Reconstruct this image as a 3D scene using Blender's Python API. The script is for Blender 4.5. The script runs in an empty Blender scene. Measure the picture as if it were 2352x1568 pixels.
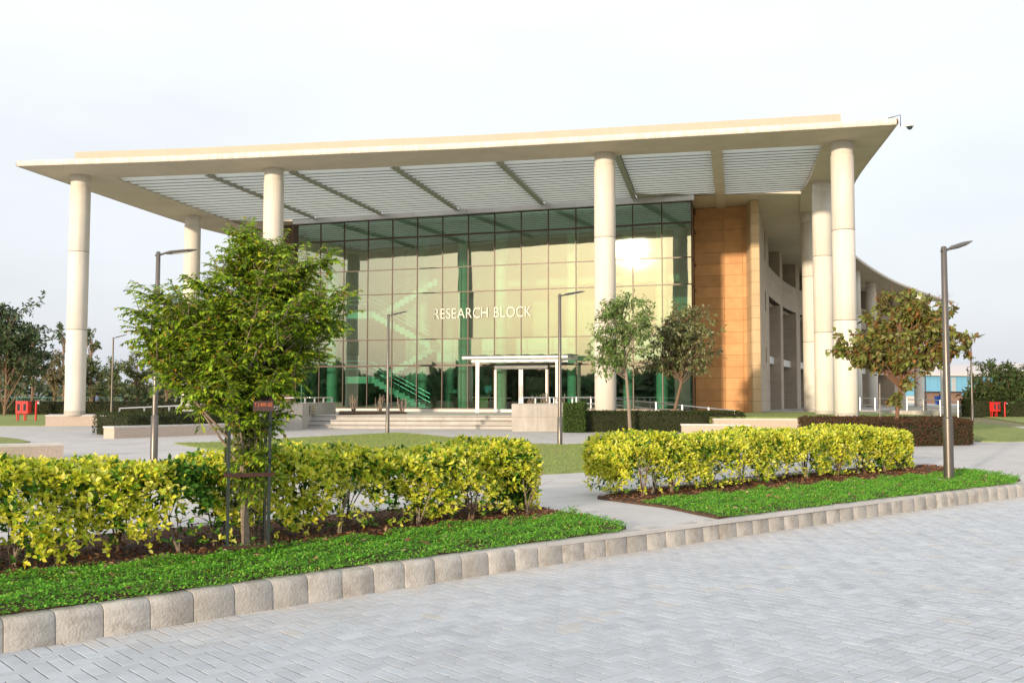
import bpy, bmesh, math, random
import numpy as np
from mathutils import Vector, Matrix, Euler
R_ = math.radians
random.seed(7)
rng = np.random.RandomState(7)
sc = bpy.context.scene
COL = sc.collection

# ------------------------------------------------------------------ camera
CAMH = 1.35
cam_d = bpy.data.cameras.new('camera'); cam = bpy.data.objects.new('camera', cam_d); COL.objects.link(cam)
cam_d.sensor_width = 36; cam_d.lens = 35.05; cam_d.clip_end = 5000; cam_d.clip_start = 0.1
cam.location = (0, 0, CAMH)
F = 2290.0
CR = (Matrix.Rotation(R_(90 + 3.25), 3, 'X') @ Matrix.Rotation(0.0017, 3, 'Z'))
cam.rotation_euler = CR.to_euler()
sc.camera = cam

# ------------------------------------------------------------------ sky and sun
SUN_EL, SUN_DIR = R_(8.8), Vector((-0.50, -0.866, 0))      # horizontal direction towards the sun
w = bpy.data.worlds.new('World'); sc.world = w; w.use_nodes = True
nt = w.node_tree; nt.nodes.clear()
out = nt.nodes.new('ShaderNodeOutputWorld'); bg = nt.nodes.new('ShaderNodeBackground')
sky = nt.nodes.new('ShaderNodeTexSky'); sky.sky_type = 'NISHITA'; sky.sun_disc = False
sky.sun_elevation = SUN_EL; sky.sun_rotation = math.atan2(SUN_DIR.x, SUN_DIR.y)
sky.air_density = 1.2; sky.dust_density = 5.0; sky.ozone_density = 1.5; sky.altitude = 200
tc = nt.nodes.new('ShaderNodeTexCoord'); sep = nt.nodes.new('ShaderNodeSeparateXYZ')
nt.links.new(tc.outputs['Generated'], sep.inputs[0])
# high bright haze: paler and brighter upwards, a little lavender close to the horizon
ramp = nt.nodes.new('ShaderNodeValToRGB')
ramp.color_ramp.elements[0].position = 0.0; ramp.color_ramp.elements[0].color = (0.70, 0.735, 0.80, 1)
ramp.color_ramp.elements[1].position = 0.42; ramp.color_ramp.elements[1].color = (0.98, 1.01, 1.04, 1)
e = ramp.color_ramp.elements.new(0.14); e.color = (0.82, 0.855, 0.91, 1)
nt.links.new(sep.outputs['Z'], ramp.inputs[0])
noi = nt.nodes.new('ShaderNodeTexNoise'); noi.inputs['Scale'].default_value = 2.2; noi.inputs['Detail'].default_value = 5
mp = nt.nodes.new('ShaderNodeMapping'); mp.inputs['Scale'].default_value = (1, 1, 3.5)
nt.links.new(tc.outputs['Generated'], mp.inputs[0]); nt.links.new(mp.outputs[0], noi.inputs['Vector'])
mr = nt.nodes.new('ShaderNodeMapRange'); mr.inputs[1].default_value = 0.35; mr.inputs[2].default_value = 0.7
mr.inputs[3].default_value = 0.92; mr.inputs[4].default_value = 1.05
nt.links.new(noi.outputs[0], mr.inputs[0])
hz = nt.nodes.new('ShaderNodeVectorMath'); hz.operation = 'SCALE'
nt.links.new(ramp.outputs[0], hz.inputs[0]); nt.links.new(mr.outputs[0], hz.inputs['Scale'])
hz2 = nt.nodes.new('ShaderNodeVectorMath'); hz2.operation = 'SCALE'; hz2.inputs['Scale'].default_value = 7.3
nt.links.new(hz.outputs[0], hz2.inputs[0])
mx = nt.nodes.new('ShaderNodeMix'); mx.data_type = 'RGBA'; mx.inputs['Factor'].default_value = 0.80
nt.links.new(sky.outputs[0], mx.inputs['A']); nt.links.new(hz2.outputs[0], mx.inputs['B'])
nt.links.new(mx.outputs['Result'], bg.inputs['Color']); bg.inputs['Strength'].default_value = 0.10
nt.links.new(bg.outputs[0], out.inputs[0])
sd = bpy.data.lights.new('sun', 'SUN'); sun = bpy.data.objects.new('sun', sd); COL.objects.link(sun)
sd.energy = 2.7; sd.angle = R_(1.5); sd.color = (1.0, 0.80, 0.58)
to_sun = (SUN_DIR.normalized() * math.cos(SUN_EL) + Vector((0, 0, math.sin(SUN_EL))))
sun.rotation_euler = to_sun.to_track_quat('Z', 'Y').to_euler(); sun.location = (0, -20, 30)
sc.view_settings.view_transform = 'Standard'; sc.view_settings.look = 'None'
sc.view_settings.exposure = 0.80; sc.view_settings.gamma = 1
sc.cycles.max_bounces = 8; sc.cycles.transparent_max_bounces = 12; sc.cycles.diffuse_bounces = 4

# ------------------------------------------------------------------ geometry helpers
def ray(x, y):
    return CR @ Vector(((x - 1176) / F, -(y - 784) / F, -1))
def P(x, y, h=0.0):                       # point of the photograph that lies at height h
    d = ray(x, y); t = (h - CAMH) / d.z
    return Vector((d.x * t, d.y * t, h))
def PY(x, y, Y):                          # ... or at depth Y
    d = ray(x, y); t = Y / d.y
    return Vector((d.x * t, Y, CAMH + d.z * t))
def V3(p, z): return Vector((p[0], p[1], z))

def link(name, me, m=None, parent=None):
    o = bpy.data.objects.new(name, me); COL.objects.link(o)
    if m is not None and me is not None and not me.materials: me.materials.append(m)
    if parent is not None: o.parent = parent
    return o
def tag(o, label=None, cat=None, group=None, kind=None):
    if label: o['label'] = label
    if cat: o['category'] = cat
    if group: o['group'] = group
    if kind: o['kind'] = kind
    return o
def empty(name, loc=(0, 0, 0), rz=0):
    o = bpy.data.objects.new(name, None); COL.objects.link(o); o.location = loc; o.rotation_euler = (0, 0, rz); o.empty_display_size = 0.2
    return o
def npmesh(name, verts, faces, tint=None, smooth=False):
    """verts (N,3); faces (M,k) all the same k; tint (N,3)"""
    me = bpy.data.meshes.new(name)
    verts = np.asarray(verts, dtype=np.float32); faces = np.asarray(faces, dtype=np.int32)
    k = faces.shape[1]; M = len(faces)
    me.vertices.add(len(verts)); me.vertices.foreach_set('co', verts.ravel())
    me.loops.add(M * k); me.loops.foreach_set('vertex_index', faces.ravel())
    me.polygons.add(M); me.polygons.foreach_set('loop_start', np.arange(0, M * k, k, dtype=np.int32))
    me.polygons.foreach_set('loop_total', np.full(M, k, dtype=np.int32))
    me.polygons.foreach_set('use_smooth', np.full(M, smooth, dtype=bool))
    me.update(calc_edges=True)
    if tint is not None:
        a = me.color_attributes.new('tint', 'FLOAT_COLOR', 'POINT')
        c = np.ones((len(verts), 4), dtype=np.float32); c[:, :3] = tint
        a.data.foreach_set('color', c.ravel())
    return me

class MB:
    """collects boxes, tubes and prisms into one mesh"""
    def __init__(s): s.v = []; s.f = []; s.sm = []
    def add(s, v, f, sm=False):
        n = len(s.v); s.v += [tuple(p) for p in v]; s.f += [tuple(i + n for i in q) for q in f]; s.sm += [sm] * len(f); return s
    def box(s, x0, x1, y0, y1, z0, z1, M=None):
        v = [Vector((x, y, z)) for z in (z0, z1) for y in (y0, y1) for x in (x0, x1)]
        if M is not None: v = [M @ p for p in v]
        return s.add(v, [(0, 2, 3, 1), (4, 5, 7, 6), (0, 1, 5, 4), (2, 6, 7, 3), (0, 4, 6, 2), (1, 3, 7, 5)])
    def cbox(s, x0, x1, y0, y1, z0, z1, c=0.01, M=None):       # box with chamfered long edges (8-gon in x/z by y)
        pr = [(x0 + c, z0), (x1 - c, z0), (x1, z0 + c), (x1, z1 - c), (x1 - c, z1), (x0 + c, z1), (x0, z1 - c), (x0, z0 + c)]
        v = [Vector((x, y, z)) for y in (y0, y1) for x, z in pr]
        if M is not None: v = [M @ p for p in v]
        f = [(i, (i + 1) % 8, (i + 1) % 8 + 8, i + 8) for i in range(8)] + [tuple(range(7, -1, -1)), tuple(range(8, 16))]
        return s.add(v, f)
    def prism(s, pts, z0, z1):                                  # pts: plan polygon
        n = len(pts)
        v = [(p[0], p[1], z0) for p in pts] + [(p[0], p[1], z1) for p in pts]
        a = sum(pts[i][0] * pts[(i + 1) % n][1] - pts[(i + 1) % n][0] * pts[i][1] for i in range(n))
        f = [(i, (i + 1) % n, (i + 1) % n + n, i + n) for i in range(n)] + [tuple(range(n - 1, -1, -1)), tuple(range(n, 2 * n))]
        if a < 0: f = [tuple(reversed(q)) for q in f]
        return s.add(v, f)
    def strip(s, A, B, z0, z1):                                 # slab between two plan polylines
        n = len(A)
        for i in range(n - 1):
            q = [A[i], A[i + 1], B[i + 1], B[i]]
            v = [(p[0], p[1], z0) for p in q] + [(p[0], p[1], z1) for p in q]
            f = [(3, 2, 1, 0), (4, 5, 6, 7), (0, 1, 5, 4), (2, 3, 7, 6)]
            if i == 0: f.append((3, 0, 4, 7))
            if i == n - 2: f.append((1, 2, 6, 5))
            s.add(v, f)
        return s
    def tube(s, pts, rad, n=8, caps=True):
        pts = [Vector(p) for p in pts]; m = len(pts)
        rad = rad if hasattr(rad, '__len__') else [rad] * m
        v = []; up = None
        for i, p in enumerate(pts):
            t = (pts[min(i + 1, m - 1)] - pts[max(i - 1, 0)]).normalized()
            if up is None: up = Vector((1, 0, 0)) if abs(t.x) < 0.8 else Vector((0, 1, 0))
            a = t.cross(up).normalized(); b = t.cross(a).normalized(); up = -a.cross(t).normalized() if False else up
            for k in range(n):
                q = 2 * math.pi * k / n
                v.append(p + (a * math.cos(q) + b * math.sin(q)) * rad[i])
        f = [(i * n + k, i * n + (k + 1) % n, (i + 1) * n + (k + 1) % n, (i + 1) * n + k) for i in range(m - 1) for k in range(n)]
        s.add(v, f, True)
        if caps: s.add(v[:n], [tuple(range(n - 1, -1, -1))]); s.add(v[-n:], [tuple(range(n))])
        return s
    def lathe(s, prof, c=(0, 0), n=32):
        v = [(c[0] + r * math.cos(2 * math.pi * k / n), c[1] + r * math.sin(2 * math.pi * k / n), z) for r, z in prof for k in range(n)]
        f = [(i * n + k, i * n + (k + 1) % n, (i + 1) * n + (k + 1) % n, (i + 1) * n + k) for i in range(len(prof) - 1) for k in range(n)]
        s.add(v, f, True)
        s.add(v[-n:], [tuple(range(n))]); s.add(v[:n], [tuple(range(n - 1, -1, -1))])
        return s
    def mesh(s, name):
        me = bpy.data.meshes.new(name); me.from_pydata(s.v, [], s.f)
        me.polygons.foreach_set('use_smooth', s.sm)
        me.update(); bm = bmesh.new(); bm.from_mesh(me); bmesh.ops.recalc_face_normals(bm, faces=bm.faces); bm.to_mesh(me); bm.free()
        if any(s.sm):
            try: me.set_sharp_from_angle(angle=R_(40))
            except Exception: pass
        return me
    def build(s, name, m, parent=None): return link(name, s.mesh(name), m, parent)

def frame(o, ax, z=0.0):                                        # matrix with x along ax (plan), y to its left
    ax = Vector((ax[0], ax[1], 0)).normalized(); ay = Vector((-ax.y, ax.x, 0))
    return Matrix(((ax.x, ay.x, 0, o[0]), (ax.y, ay.y, 0, o[1]), (0, 0, 1, z), (0, 0, 0, 1)))
def plen(pts): return [0] + list(np.cumsum([math.dist(pts[i][:2], pts[i + 1][:2]) for i in range(len(pts) - 1)]))
def smooth_line(pts, n):
    """Catmull-Rom through the points, n samples evenly by length"""
    p = [Vector((q[0], q[1])) for q in pts]; p = [2 * p[0] - p[1]] + p + [2 * p[-1] - p[-2]]; dense = []
    for i in range(1, len(p) - 2):
        for k in range(24):
            t = k / 24
            dense.append(0.5 * ((2 * p[i]) + (p[i + 1] - p[i - 1]) * t + (2 * p[i - 1] - 5 * p[i] + 4 * p[i + 1] - p[i + 2]) * t * t + (3 * p[i] - p[i - 1] - 3 * p[i + 1] + p[i + 2]) * t ** 3))
    dense.append(p[-2])
    return resample(dense, n)
def resample(pts, n):
    L = plen(pts); xs = np.linspace(0, L[-1], n)
    return [Vector((np.interp(x, L, [q[0] for q in pts]), np.interp(x, L, [q[1] for q in pts]))) for x in xs]

# ------------------------------------------------------------------ materials
def nodemat(name):
    m = bpy.data.materials.new(name); m.use_nodes = True; n = m.node_tree; b = n.nodes['Principled BSDF']; return m, n, b
def mat(name, col, rough=0.7, var=0.15, scale=3.0, bump=0.2, bscale=40, metal=0.0, spec=0.4, streak=0.0, rand=0.0, dirt=None, dscale=1.2, damt=0.5, tint=False, bdist=0.01, dmin=.5, dmax=.72):
    m, n, b = nodemat(name); N = n.nodes; L = n.links
    g = N.new('ShaderNodeNewGeometry')
    tx = N.new('ShaderNodeTexNoise'); tx.inputs['Scale'].default_value = scale; tx.inputs['Detail'].default_value = 6; tx.inputs['Roughness'].default_value = 0.65
    L.new(g.outputs['Position'], tx.inputs['Vector'])
    r = N.new('ShaderNodeMapRange'); r.inputs[1].default_value = 0.3; r.inputs[2].default_value = 0.7; r.inputs[3].default_value = 1 - var; r.inputs[4].default_value = 1 + var
    L.new(tx.outputs[0], r.inputs[0]); fac = r.outputs[0]
    if streak:
        mp = N.new('ShaderNodeMapping'); mp.inputs['Scale'].default_value = (3.0, 3.0, 0.22); L.new(g.outputs['Position'], mp.inputs[0])
        t2 = N.new('ShaderNodeTexNoise'); t2.inputs['Scale'].default_value = 2.0; t2.inputs['Detail'].default_value = 8; L.new(mp.outputs[0], t2.inputs['Vector'])
        r2 = N.new('ShaderNodeMapRange'); r2.inputs[1].default_value = 0.35; r2.inputs[2].default_value = 0.7; r2.inputs[3].default_value = 1 + streak * .3; r2.inputs[4].default_value = 1 - streak
        L.new(t2.outputs[0], r2.inputs[0]); mu = N.new('ShaderNodeMath'); mu.operation = 'MULTIPLY'; L.new(fac, mu.inputs[0]); L.new(r2.outputs[0], mu.inputs[1]); fac = mu.outputs[0]
    if rand:
        oi = N.new('ShaderNodeObjectInfo'); r3 = N.new('ShaderNodeMapRange'); r3.inputs[3].default_value = 1 - rand; r3.inputs[4].default_value = 1 + rand
        L.new(oi.outputs['Random'], r3.inputs[0]); mu = N.new('ShaderNodeMath'); mu.operation = 'MULTIPLY'; L.new(fac, mu.inputs[0]); L.new(r3.outputs[0], mu.inputs[1]); fac = mu.outputs[0]
    sc_ = N.new('ShaderNodeVectorMath'); sc_.operation = 'SCALE'; L.new(fac, sc_.inputs['Scale'])
    if tint:
        at = N.new('ShaderNodeAttribute'); at.attribute_name = 'tint'; L.new(at.outputs['Color'], sc_.inputs[0])
    else: sc_.inputs[0].default_value = col
    res = sc_.outputs[0]
    if dirt:
        t3 = N.new('ShaderNodeTexNoise'); t3.inputs['Scale'].default_value = dscale; t3.inputs['Detail'].default_value = 8; t3.inputs['Roughness'].default_value = 0.7
        L.new(g.outputs['Position'], t3.inputs['Vector'])
        r4 = N.new('ShaderNodeMapRange'); r4.inputs[1].default_value = dmin; r4.inputs[2].default_value = dmax; r4.inputs[4].default_value = damt
        L.new(t3.outputs[0], r4.inputs[0]); mx = N.new('ShaderNodeMix'); mx.data_type = 'RGBA'
        L.new(r4.outputs[0], mx.inputs['Factor']); L.new(res, mx.inputs['A']); mx.inputs['B'].default_value = (*dirt, 1); res = mx.outputs['Result']
    L.new(res, b.inputs['Base Color'])
    b.inputs['Roughness'].default_value = rough; b.inputs['Metallic'].default_value = metal; b.inputs['Specular IOR Level'].default_value = spec
    if bump:
        t4 = N.new('ShaderNodeTexNoise'); t4.inputs['Scale'].default_value = bscale; t4.inputs['Detail'].default_value = 6; L.new(g.outputs['Position'], t4.inputs['Vector'])
        bp = N.new('ShaderNodeBump'); bp.inputs['Strength'].default_value = bump; bp.inputs['Distance'].default_value = bdist; L.new(t4.outputs[0], bp.inputs['Height']); L.new(bp.outputs[0], b.inputs['Normal'])
    return m
def leafmat(name, trans=0.35, rough=0.45, spec=0.35):
    m, n, b = nodemat(name); N = n.nodes; L = n.links
    at = N.new('ShaderNodeAttribute'); at.attribute_name = 'tint'; L.new(at.outputs['Color'], b.inputs['Base Color'])
    b.inputs['Roughness'].default_value = rough; b.inputs['Specular IOR Level'].default_value = spec
    tr = N.new('ShaderNodeBsdfTranslucent'); L.new(at.outputs['Color'], tr.inputs['Color'])
    mx = N.new('ShaderNodeMixShader'); mx.inputs[0].default_value = trans; L.new(b.outputs[0], mx.inputs[1]); L.new(tr.outputs[0], mx.inputs[2])
    L.new(mx.outputs[0], n.nodes['Material Output'].inputs['Surface']); return m

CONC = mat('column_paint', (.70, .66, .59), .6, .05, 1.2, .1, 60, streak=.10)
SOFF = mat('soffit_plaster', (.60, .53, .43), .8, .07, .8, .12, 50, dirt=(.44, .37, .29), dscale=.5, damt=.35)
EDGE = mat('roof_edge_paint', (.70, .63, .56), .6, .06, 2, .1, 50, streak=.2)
UPST = mat('parapet_paint', (.50, .41, .335), .7, .05, 1, .1, 40, streak=.03)
SLAT = mat('louvre_metal', (.80, .80, .77), .5, .05, 4, .05, 30, rand=.05, streak=.05)
BEAM = mat('beam_metal', (.27, .27, .21), .5, .06, 4, .05, 30)
FASC = mat('fascia_metal', (.60, .60, .60), .35, .04, 2, .03, 30, metal=.5, rand=.05)
CLAD = mat('sandstone_cladding', (.60, .32, .14), .72, .13, 1.6, .25, 60, rand=.12)
CLADK = mat('shaded_brown_cladding', (.13, .085, .06), .75, .1, 1.6, .2, 60, rand=.1)  # brown panels darkened in colour to stand for shade on the left flank
CLADF = mat('fin_sandstone', (.58, .42, .25), .72, .10, 1.6, .2, 60, rand=.06)
CLADB = mat('beige_cladding', (.50, .42, .33), .75, .08, 1.5, .2, 60, rand=.05, dirt=(.40, .33, .26), dscale=.7, damt=.4)
JOINTG = mat('grey_joint', (.20, .17, .14), .9, .1, 8, .1, 60)
JOINT = mat('joint_mortar', (.07, .05, .035), .9, .1, 8, .2, 60)
DARKW = mat('dark_reveal', (.09, .07, .055), .8, .1, 2, .2, 40)
MULL = mat('mullion_bronze', (.055, .038, .030), .4, .05, 4, .02, 30, metal=.3)
WHITE = mat('white_paint', (.80, .79, .76), .45, .04, 3, .05, 40)
INTS = mat('stair_white', (.80, .82, .76), .7, .04, 1, .05, 30)
INTW = mat('interior_plaster', (.48, .49, .42), .8, .05, 1, .05, 30)
COLI = mat('lobby_column_finish', (.66, .64, .54), .5, .05, 1, .05, 30)
INTF = mat('interior_stone_floor', (.45, .42, .36), .3, .08, 2, .02, 30)
INTD = mat('interior_timber', (.16, .09, .05), .6, .2, 3, .05, 30)
STEEL = mat('stainless_steel', (.62, .62, .62), .28, .05, 10, .02, 80, metal=.9)
LAMPM = mat('lamp_post_metal', (.16, .145, .13), .38, .08, 10, .03, 80, metal=.7)
RED = mat('red_paint', (.62, .03, .025), .4, .08, 6, .03, 50)
GLDK = mat('dark_glass', (.03, .04, .045), .08, .05, 4, 0, 30, spec=.8)
GRAN = mat('pebbledash_granite', (.52, .43, .36), .85, .32, 45, .7, 90, dirt=(.28, .22, .18), dscale=40, damt=.7)
COPE = mat('granite_coping', (.60, .57, .53), .6, .08, 5, .1, 60)
CONCR = mat('fair_concrete', (.46, .43, .39), .85, .12, 1.6, .25, 50, streak=.16, dirt=(.36, .33, .29), dscale=1.1, damt=.4, rand=.05)
STEP = mat('step_stone', (.46, .44, .41), .7, .12, 2.0, .15, 50, dirt=(.33, .30, .27), dscale=1.5, damt=.45, rand=.06)
PLAZA = mat('plaza_stone', (.52, .50, .485), .75, .10, 1.3, .15, 70, rand=.035, dirt=(.38, .35, .32), dscale=.6, damt=.5)
KERB = mat('kerb_concrete', (.46, .435, .40), .85, .14, 9, .7, 60, rand=.12, dirt=(.27, .23, .19), dscale=5, damt=.85, bdist=.012, dmin=.48, dmax=.70, streak=.08)
PAVER = mat('paver_concrete', (.5, .52, .55), .8, .10, 7, .5, 140, tint=True, dirt=(.36, .36, .36), dscale=1.1, damt=.35)
PAVERO = mat('paver_concrete_single', (.47, .505, .55), .8, .09, 7, .5, 140, rand=.075, dirt=(.36, .36, .36), dscale=1.1, damt=.35)
SAND = mat('joint_sand', (.20, .175, .14), .95, .2, 20, .5, 200)
GRIT = mat('kerb_mortar', (.30, .27, .23), .95, .2, 20, .5, 200)
SOIL = mat('soil', (.10, .055, .035), .95, .4, 14, .9, 60, bdist=.03)
BARK = mat('bark', (.20, .13, .085), .9, .3, 25, .7, 60)
BARKG = mat('grey_bark', (.25, .20, .155), .9, .3, 25, .7, 60)
FIELD = mat('dry_field', (.20, .19, .09), .95, .3, .25, .3, 8, dirt=(.30, .24, .15), dscale=.08, damt=.7)
LAWN = mat('lawn_turf', (.25, .31, .09), .95, .28, 2.5, .9, 120, dirt=(.30, .235, .11), dscale=.55, damt=.75, bdist=.02)
RUST = mat('rusty_angle_iron', (.05, .02, .016), .7, .3, 20, .3, 80)
GREENP = mat('green_post_paint', (.022, .036, .032), .5, .2, 15, .1, 60)
PLATE = mat('maroon_plate', (.030, .008, .010), .5, .2, 10, .1, 60)
ORNG = mat('orange_lettering', (.42, .10, .03), .6, .1, 10, 0, 60)
CREAM = mat('cream_lettering', (.86, .80, .68), .5, .02, 10, 0, 60)
SHIRT = mat('blue_shirt', (.30, .42, .62), .8, .08, 8, .1, 60)
TROUS = mat('dark_trousers', (.03, .03, .035), .8, .1, 8, .1, 60)
SKIN = mat('skin', (.22, .12, .075), .6, .05, 8, 0, 60)
HAIR = mat('hair', (.015, .012, .01), .5, .1, 20, 0, 60)
BLUEW = mat('blue_sheeting', (.17, .42, .62), .5, .06, .4, .05, 10, streak=.06)
PALER = mat('pale_roof_sheeting', (.62, .57, .55), .6, .05, .3, .05, 10)
BRICKO = mat('orange_render', (.58, .32, .20), .8, .1, .5, .1, 10)
BLUEB = mat('blue_plastic', (.02, .10, .45), .4, .05, 4, 0, 20)
TEAL = mat('teal_paint', (.03, .16, .15), .5, .1, 4, 0, 20)
LEAF = leafmat('leaf', .42); LEAFD = leafmat('matt_leaf', .25, .6, .2)
n_ = SLAT.node_tree; t_ = n_.nodes.new('ShaderNodeBsdfTranslucent'); t_.inputs[0].default_value = (.86, .87, .84, 1); x_ = n_.nodes.new('ShaderNodeMixShader'); x_.inputs[0].default_value = .72
n_.links.new(n_.nodes['Principled BSDF'].outputs[0], x_.inputs[1]); n_.links.new(t_.outputs[0], x_.inputs[2]); n_.links.new(x_.outputs[0], n_.nodes['Material Output'].inputs['Surface'])
# glass: real thin panes, green body tint, reflective coat, slightly wavy
def glassmat(name, tint, base=.34, wav=.3):
    m = bpy.data.materials.new(name); m.use_nodes = True; n = m.node_tree; N = n.nodes; L = n.links; N.clear()
    o = N.new('ShaderNodeOutputMaterial'); tr = N.new('ShaderNodeBsdfTransparent'); tr.inputs[0].default_value = (*tint, 1)
    gl = N.new('ShaderNodeBsdfGlossy'); gl.inputs['Color'].default_value = (1, .955, .87, 1); gl.inputs['Roughness'].default_value = .015
    g = N.new('ShaderNodeNewGeometry'); tx = N.new('ShaderNodeTexNoise'); tx.inputs['Scale'].default_value = .55; tx.inputs['Detail'].default_value = 1
    L.new(g.outputs['Position'], tx.inputs['Vector']); bp = N.new('ShaderNodeBump'); bp.inputs['Strength'].default_value = wav; bp.inputs['Distance'].default_value = .012
    L.new(tx.outputs[0], bp.inputs['Height']); L.new(bp.outputs[0], gl.inputs['Normal'])
    fr = N.new('ShaderNodeFresnel'); fr.inputs['IOR'].default_value = 1.5
    ad = N.new('ShaderNodeMath'); ad.operation = 'MULTIPLY_ADD'; ad.inputs[1].default_value = 1.2; ad.inputs[2].default_value = base; ad.use_clamp = True
    L.new(fr.outputs[0], ad.inputs[0]); mx = N.new('ShaderNodeMixShader'); L.new(ad.outputs[0], mx.inputs[0]); L.new(tr.outputs[0], mx.inputs[1]); L.new(gl.outputs[0], mx.inputs[2])
    L.new(mx.outputs[0], o.inputs[0]); return m
GLASS = glassmat('green_glass', (.57, .84, .75), .18); GLASSC = glassmat('clear_glass', (.78, .84, .80), .06, .1)

# ================================================================== GROUND, ROAD, KERB
KD = [(-60, 1505), (21, 1493), (400, 1440), (735, 1388), (1157, 1316), (1438, 1268), (1718, 1226), (2116, 1171), (2352, 1141)]
ROADZ = -.20
kp = [P(x, y, ROADZ) for x, y in KD]
kdir = (kp[-1] - kp[0]).normalized(); K0 = Vector((kp[1].x, kp[1].y))
ku = Vector((kdir.x, kdir.y)).normalized(); kn = Vector((-ku.y, ku.x))
_k = [Vector((p.x, p.y)) - K0 for p in kp]; _u = [q.dot(ku) for q in _k]; _c = np.polyfit(_u, [q.dot(kn) for q in _k], 2)
def kv(u): return float(np.polyval(_c, min(max(u, _u[0] - 1), _u[-1] + 1)))
KL = [K0 + ku * u + kn * kv(u) for u in np.linspace(-24, 46, 281)]
def K(u, v, z=0.0):                                            # u along the kerb, v away from the road
    q = K0 + ku * u + kn * v; return Vector((q.x, q.y, z))
far0, far1 = KL[0] - ku * 2500, KL[-1] + ku * 2500
tag(MB().prism([(p + kn * .12) for p in [far0] + KL + [far1]] + [far1 + kn * 2600, far0 + kn * 2600], -.5, -.03).build('ground', FIELD), kind='structure')
road = MB().prism([(p + kn * .05) for p in [far0] + KL + [far1]] + [far1 - kn * 900, far0 - kn * 900], -.6, ROADZ - .012).build('road', SAND)
tag(road, kind='structure')

# kerb stones
kerb = tag(empty('kerb'), kind='structure')
kL = plen(KL); TOT = kL[-1]; pos = 0.0; ks = 0
prof = [(0.0, -.22), (.012, -.07)] + [(.012 + .055 * (1 - math.cos(t_)), -.055 * (1 - math.sin(t_))) for t_ in (.15, .45, .75, 1.05, 1.32, 1.57)] + [(.15, 0), (.15, -.22)]
stone_mb = []
while pos < TOT - .4:
    ln = .308 + random.uniform(-.006, .006)
    a = Vector((np.interp(pos + .0022, kL, [p.x for p in KL]), np.interp(pos + .0022, kL, [p.y for p in KL])))
    b = Vector((np.interp(pos + ln - .0022, kL, [p.x for p in KL]), np.interp(pos + ln - .0022, kL, [p.y for p in KL])))
    Mx = frame(a, b - a); l = (b - a).length
    dz = random.uniform(-.006, .006); do = random.uniform(-.006, .006); rr = random.uniform(.8, 1.5)
    n = len(prof); v = []
    for xi, sh in ((0, .003), (.006, 0), (l - .006, 0), (l, .003)):
        for (o_, z_) in prof:
            oo = o_
            v.append(Mx @ Vector((xi, oo + do + (sh if o_ < .1 else 0), z_ + dz - (sh * .6 if z_ > -.2 else 0))))
    f = [(j * n + i, (j + 1) * n + i, (j + 1) * n + (i + 1) % n, j * n + (i + 1) % n) for j in range(3) for i in range(n)] + [tuple(range(n)), tuple(range(4 * n - 1, 3 * n - 1, -1))]
    mid = (a + b) / 2; s = mid.x / max(mid.y, .1)
    if mid.y > 4 and abs(s) < .62:
        t_ = MB(); t_.add(v, f[:-2], True); t_.f += f[-2:]; t_.sm += [False, False]; t_.build('kerb_stone', KERB, kerb)
    else: stone_mb.append((v, f))
    pos += ln
mb = MB()
for v, f in stone_mb: mb.add(v, f)
tag(mb.build('kerb_stones_beyond', KERB, kerb), kind='stuff')
MB().strip([p + kn * .045 for p in KL], [p + kn * .135 for p in KL], -.3, -.06).build('kerb_bedding', GRIT, kerb)

# herringbone pavers, 200 x 100 mm, laid along the kerb
cell = .1; bricks = []
for iy in range(-130, 2):
    for ix in range(-60, 260):
        r = (ix - iy) % 4
        if r == 0: bricks.append((ix * cell, iy * cell, 2 * cell, cell))
        elif r == 3: bricks.append((ix * cell, iy * cell, cell, 2 * cell))
B = np.array(bricks); cu = B[:, 0] + B[:, 2] / 2; cv = B[:, 1] + B[:, 3] / 2
cx = K0.x + ku.x * cu + kn.x * cv; cy = K0.y + ku.y * cu + kn.y * cv
infr = (cy > 5.35) & (np.abs(cx / np.maximum(cy, .1)) < .53) & (cv < -.02)
order = np.argsort(np.where(infr, cy, 1e9))[:300]; single = np.zeros(len(B), bool); single[order] = True
g = .0040; hz_ = rng.uniform(-.0007, .0005, len(B)) + ROADZ
tilt = rng.normal(0, .0022, (len(B), 2))
def paver_verts(i, local=False):
    x0, y0, lx, ly = B[i]; c = .003
    out_ = []
    for (ins, dz) in ((g, -.03), (g, -c * .8), (g + c, 0)):
        for sx, sy in ((0, 0), (1, 0), (1, 1), (0, 1)):
            x = x0 + (lx - ins if sx else ins); y = y0 + (ly - ins if sy else ins)
            z = dz + hz_[i] + (tilt[i, 0] * (x - cu[i]) + tilt[i, 1] * (y - cv[i]))
            out_.append((K0.x + ku.x * x + kn.x * y, K0.y + ku.y * x + kn.y * y, z))
    return out_
PF = [(0, 1, 5, 4), (1, 2, 6, 5), (2, 3, 7, 6), (3, 0, 4, 7), (4, 5, 9, 8), (5, 6, 10, 9), (6, 7, 11, 10), (7, 4, 8, 11), (8, 9, 10, 11)]
for i in order:
    me = bpy.data.meshes.new('paver'); me.from_pydata(paver_verts(i), [], PF); link('paver', me, PAVERO, road)
rest = [i for i in range(len(B)) if not single[i]]
vv = np.array([paver_verts(i) for i in rest]).reshape(-1, 3)
ff = (np.array(PF)[None] + (np.arange(len(rest)) * 12)[:, None, None]).reshape(-1, 4)
bt = rng.normal(1, .045, len(rest)).clip(.78, 1.12)[:, None] * np.array([[.47, .505, .55]]); wm = rng.rand(len(rest)) < .03; bt[wm] *= [1.08, 1.0, .90]
du = (np.exp(np.minimum(np.array([cv[i] - kv(cu[i]) for i in rest]), 0) / .45) * rng.uniform(.3, 1, len(rest)))[:, None]; bt = bt * (1 - du * .7) + np.array([[.60, .53, .45]]) * du * .7
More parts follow.
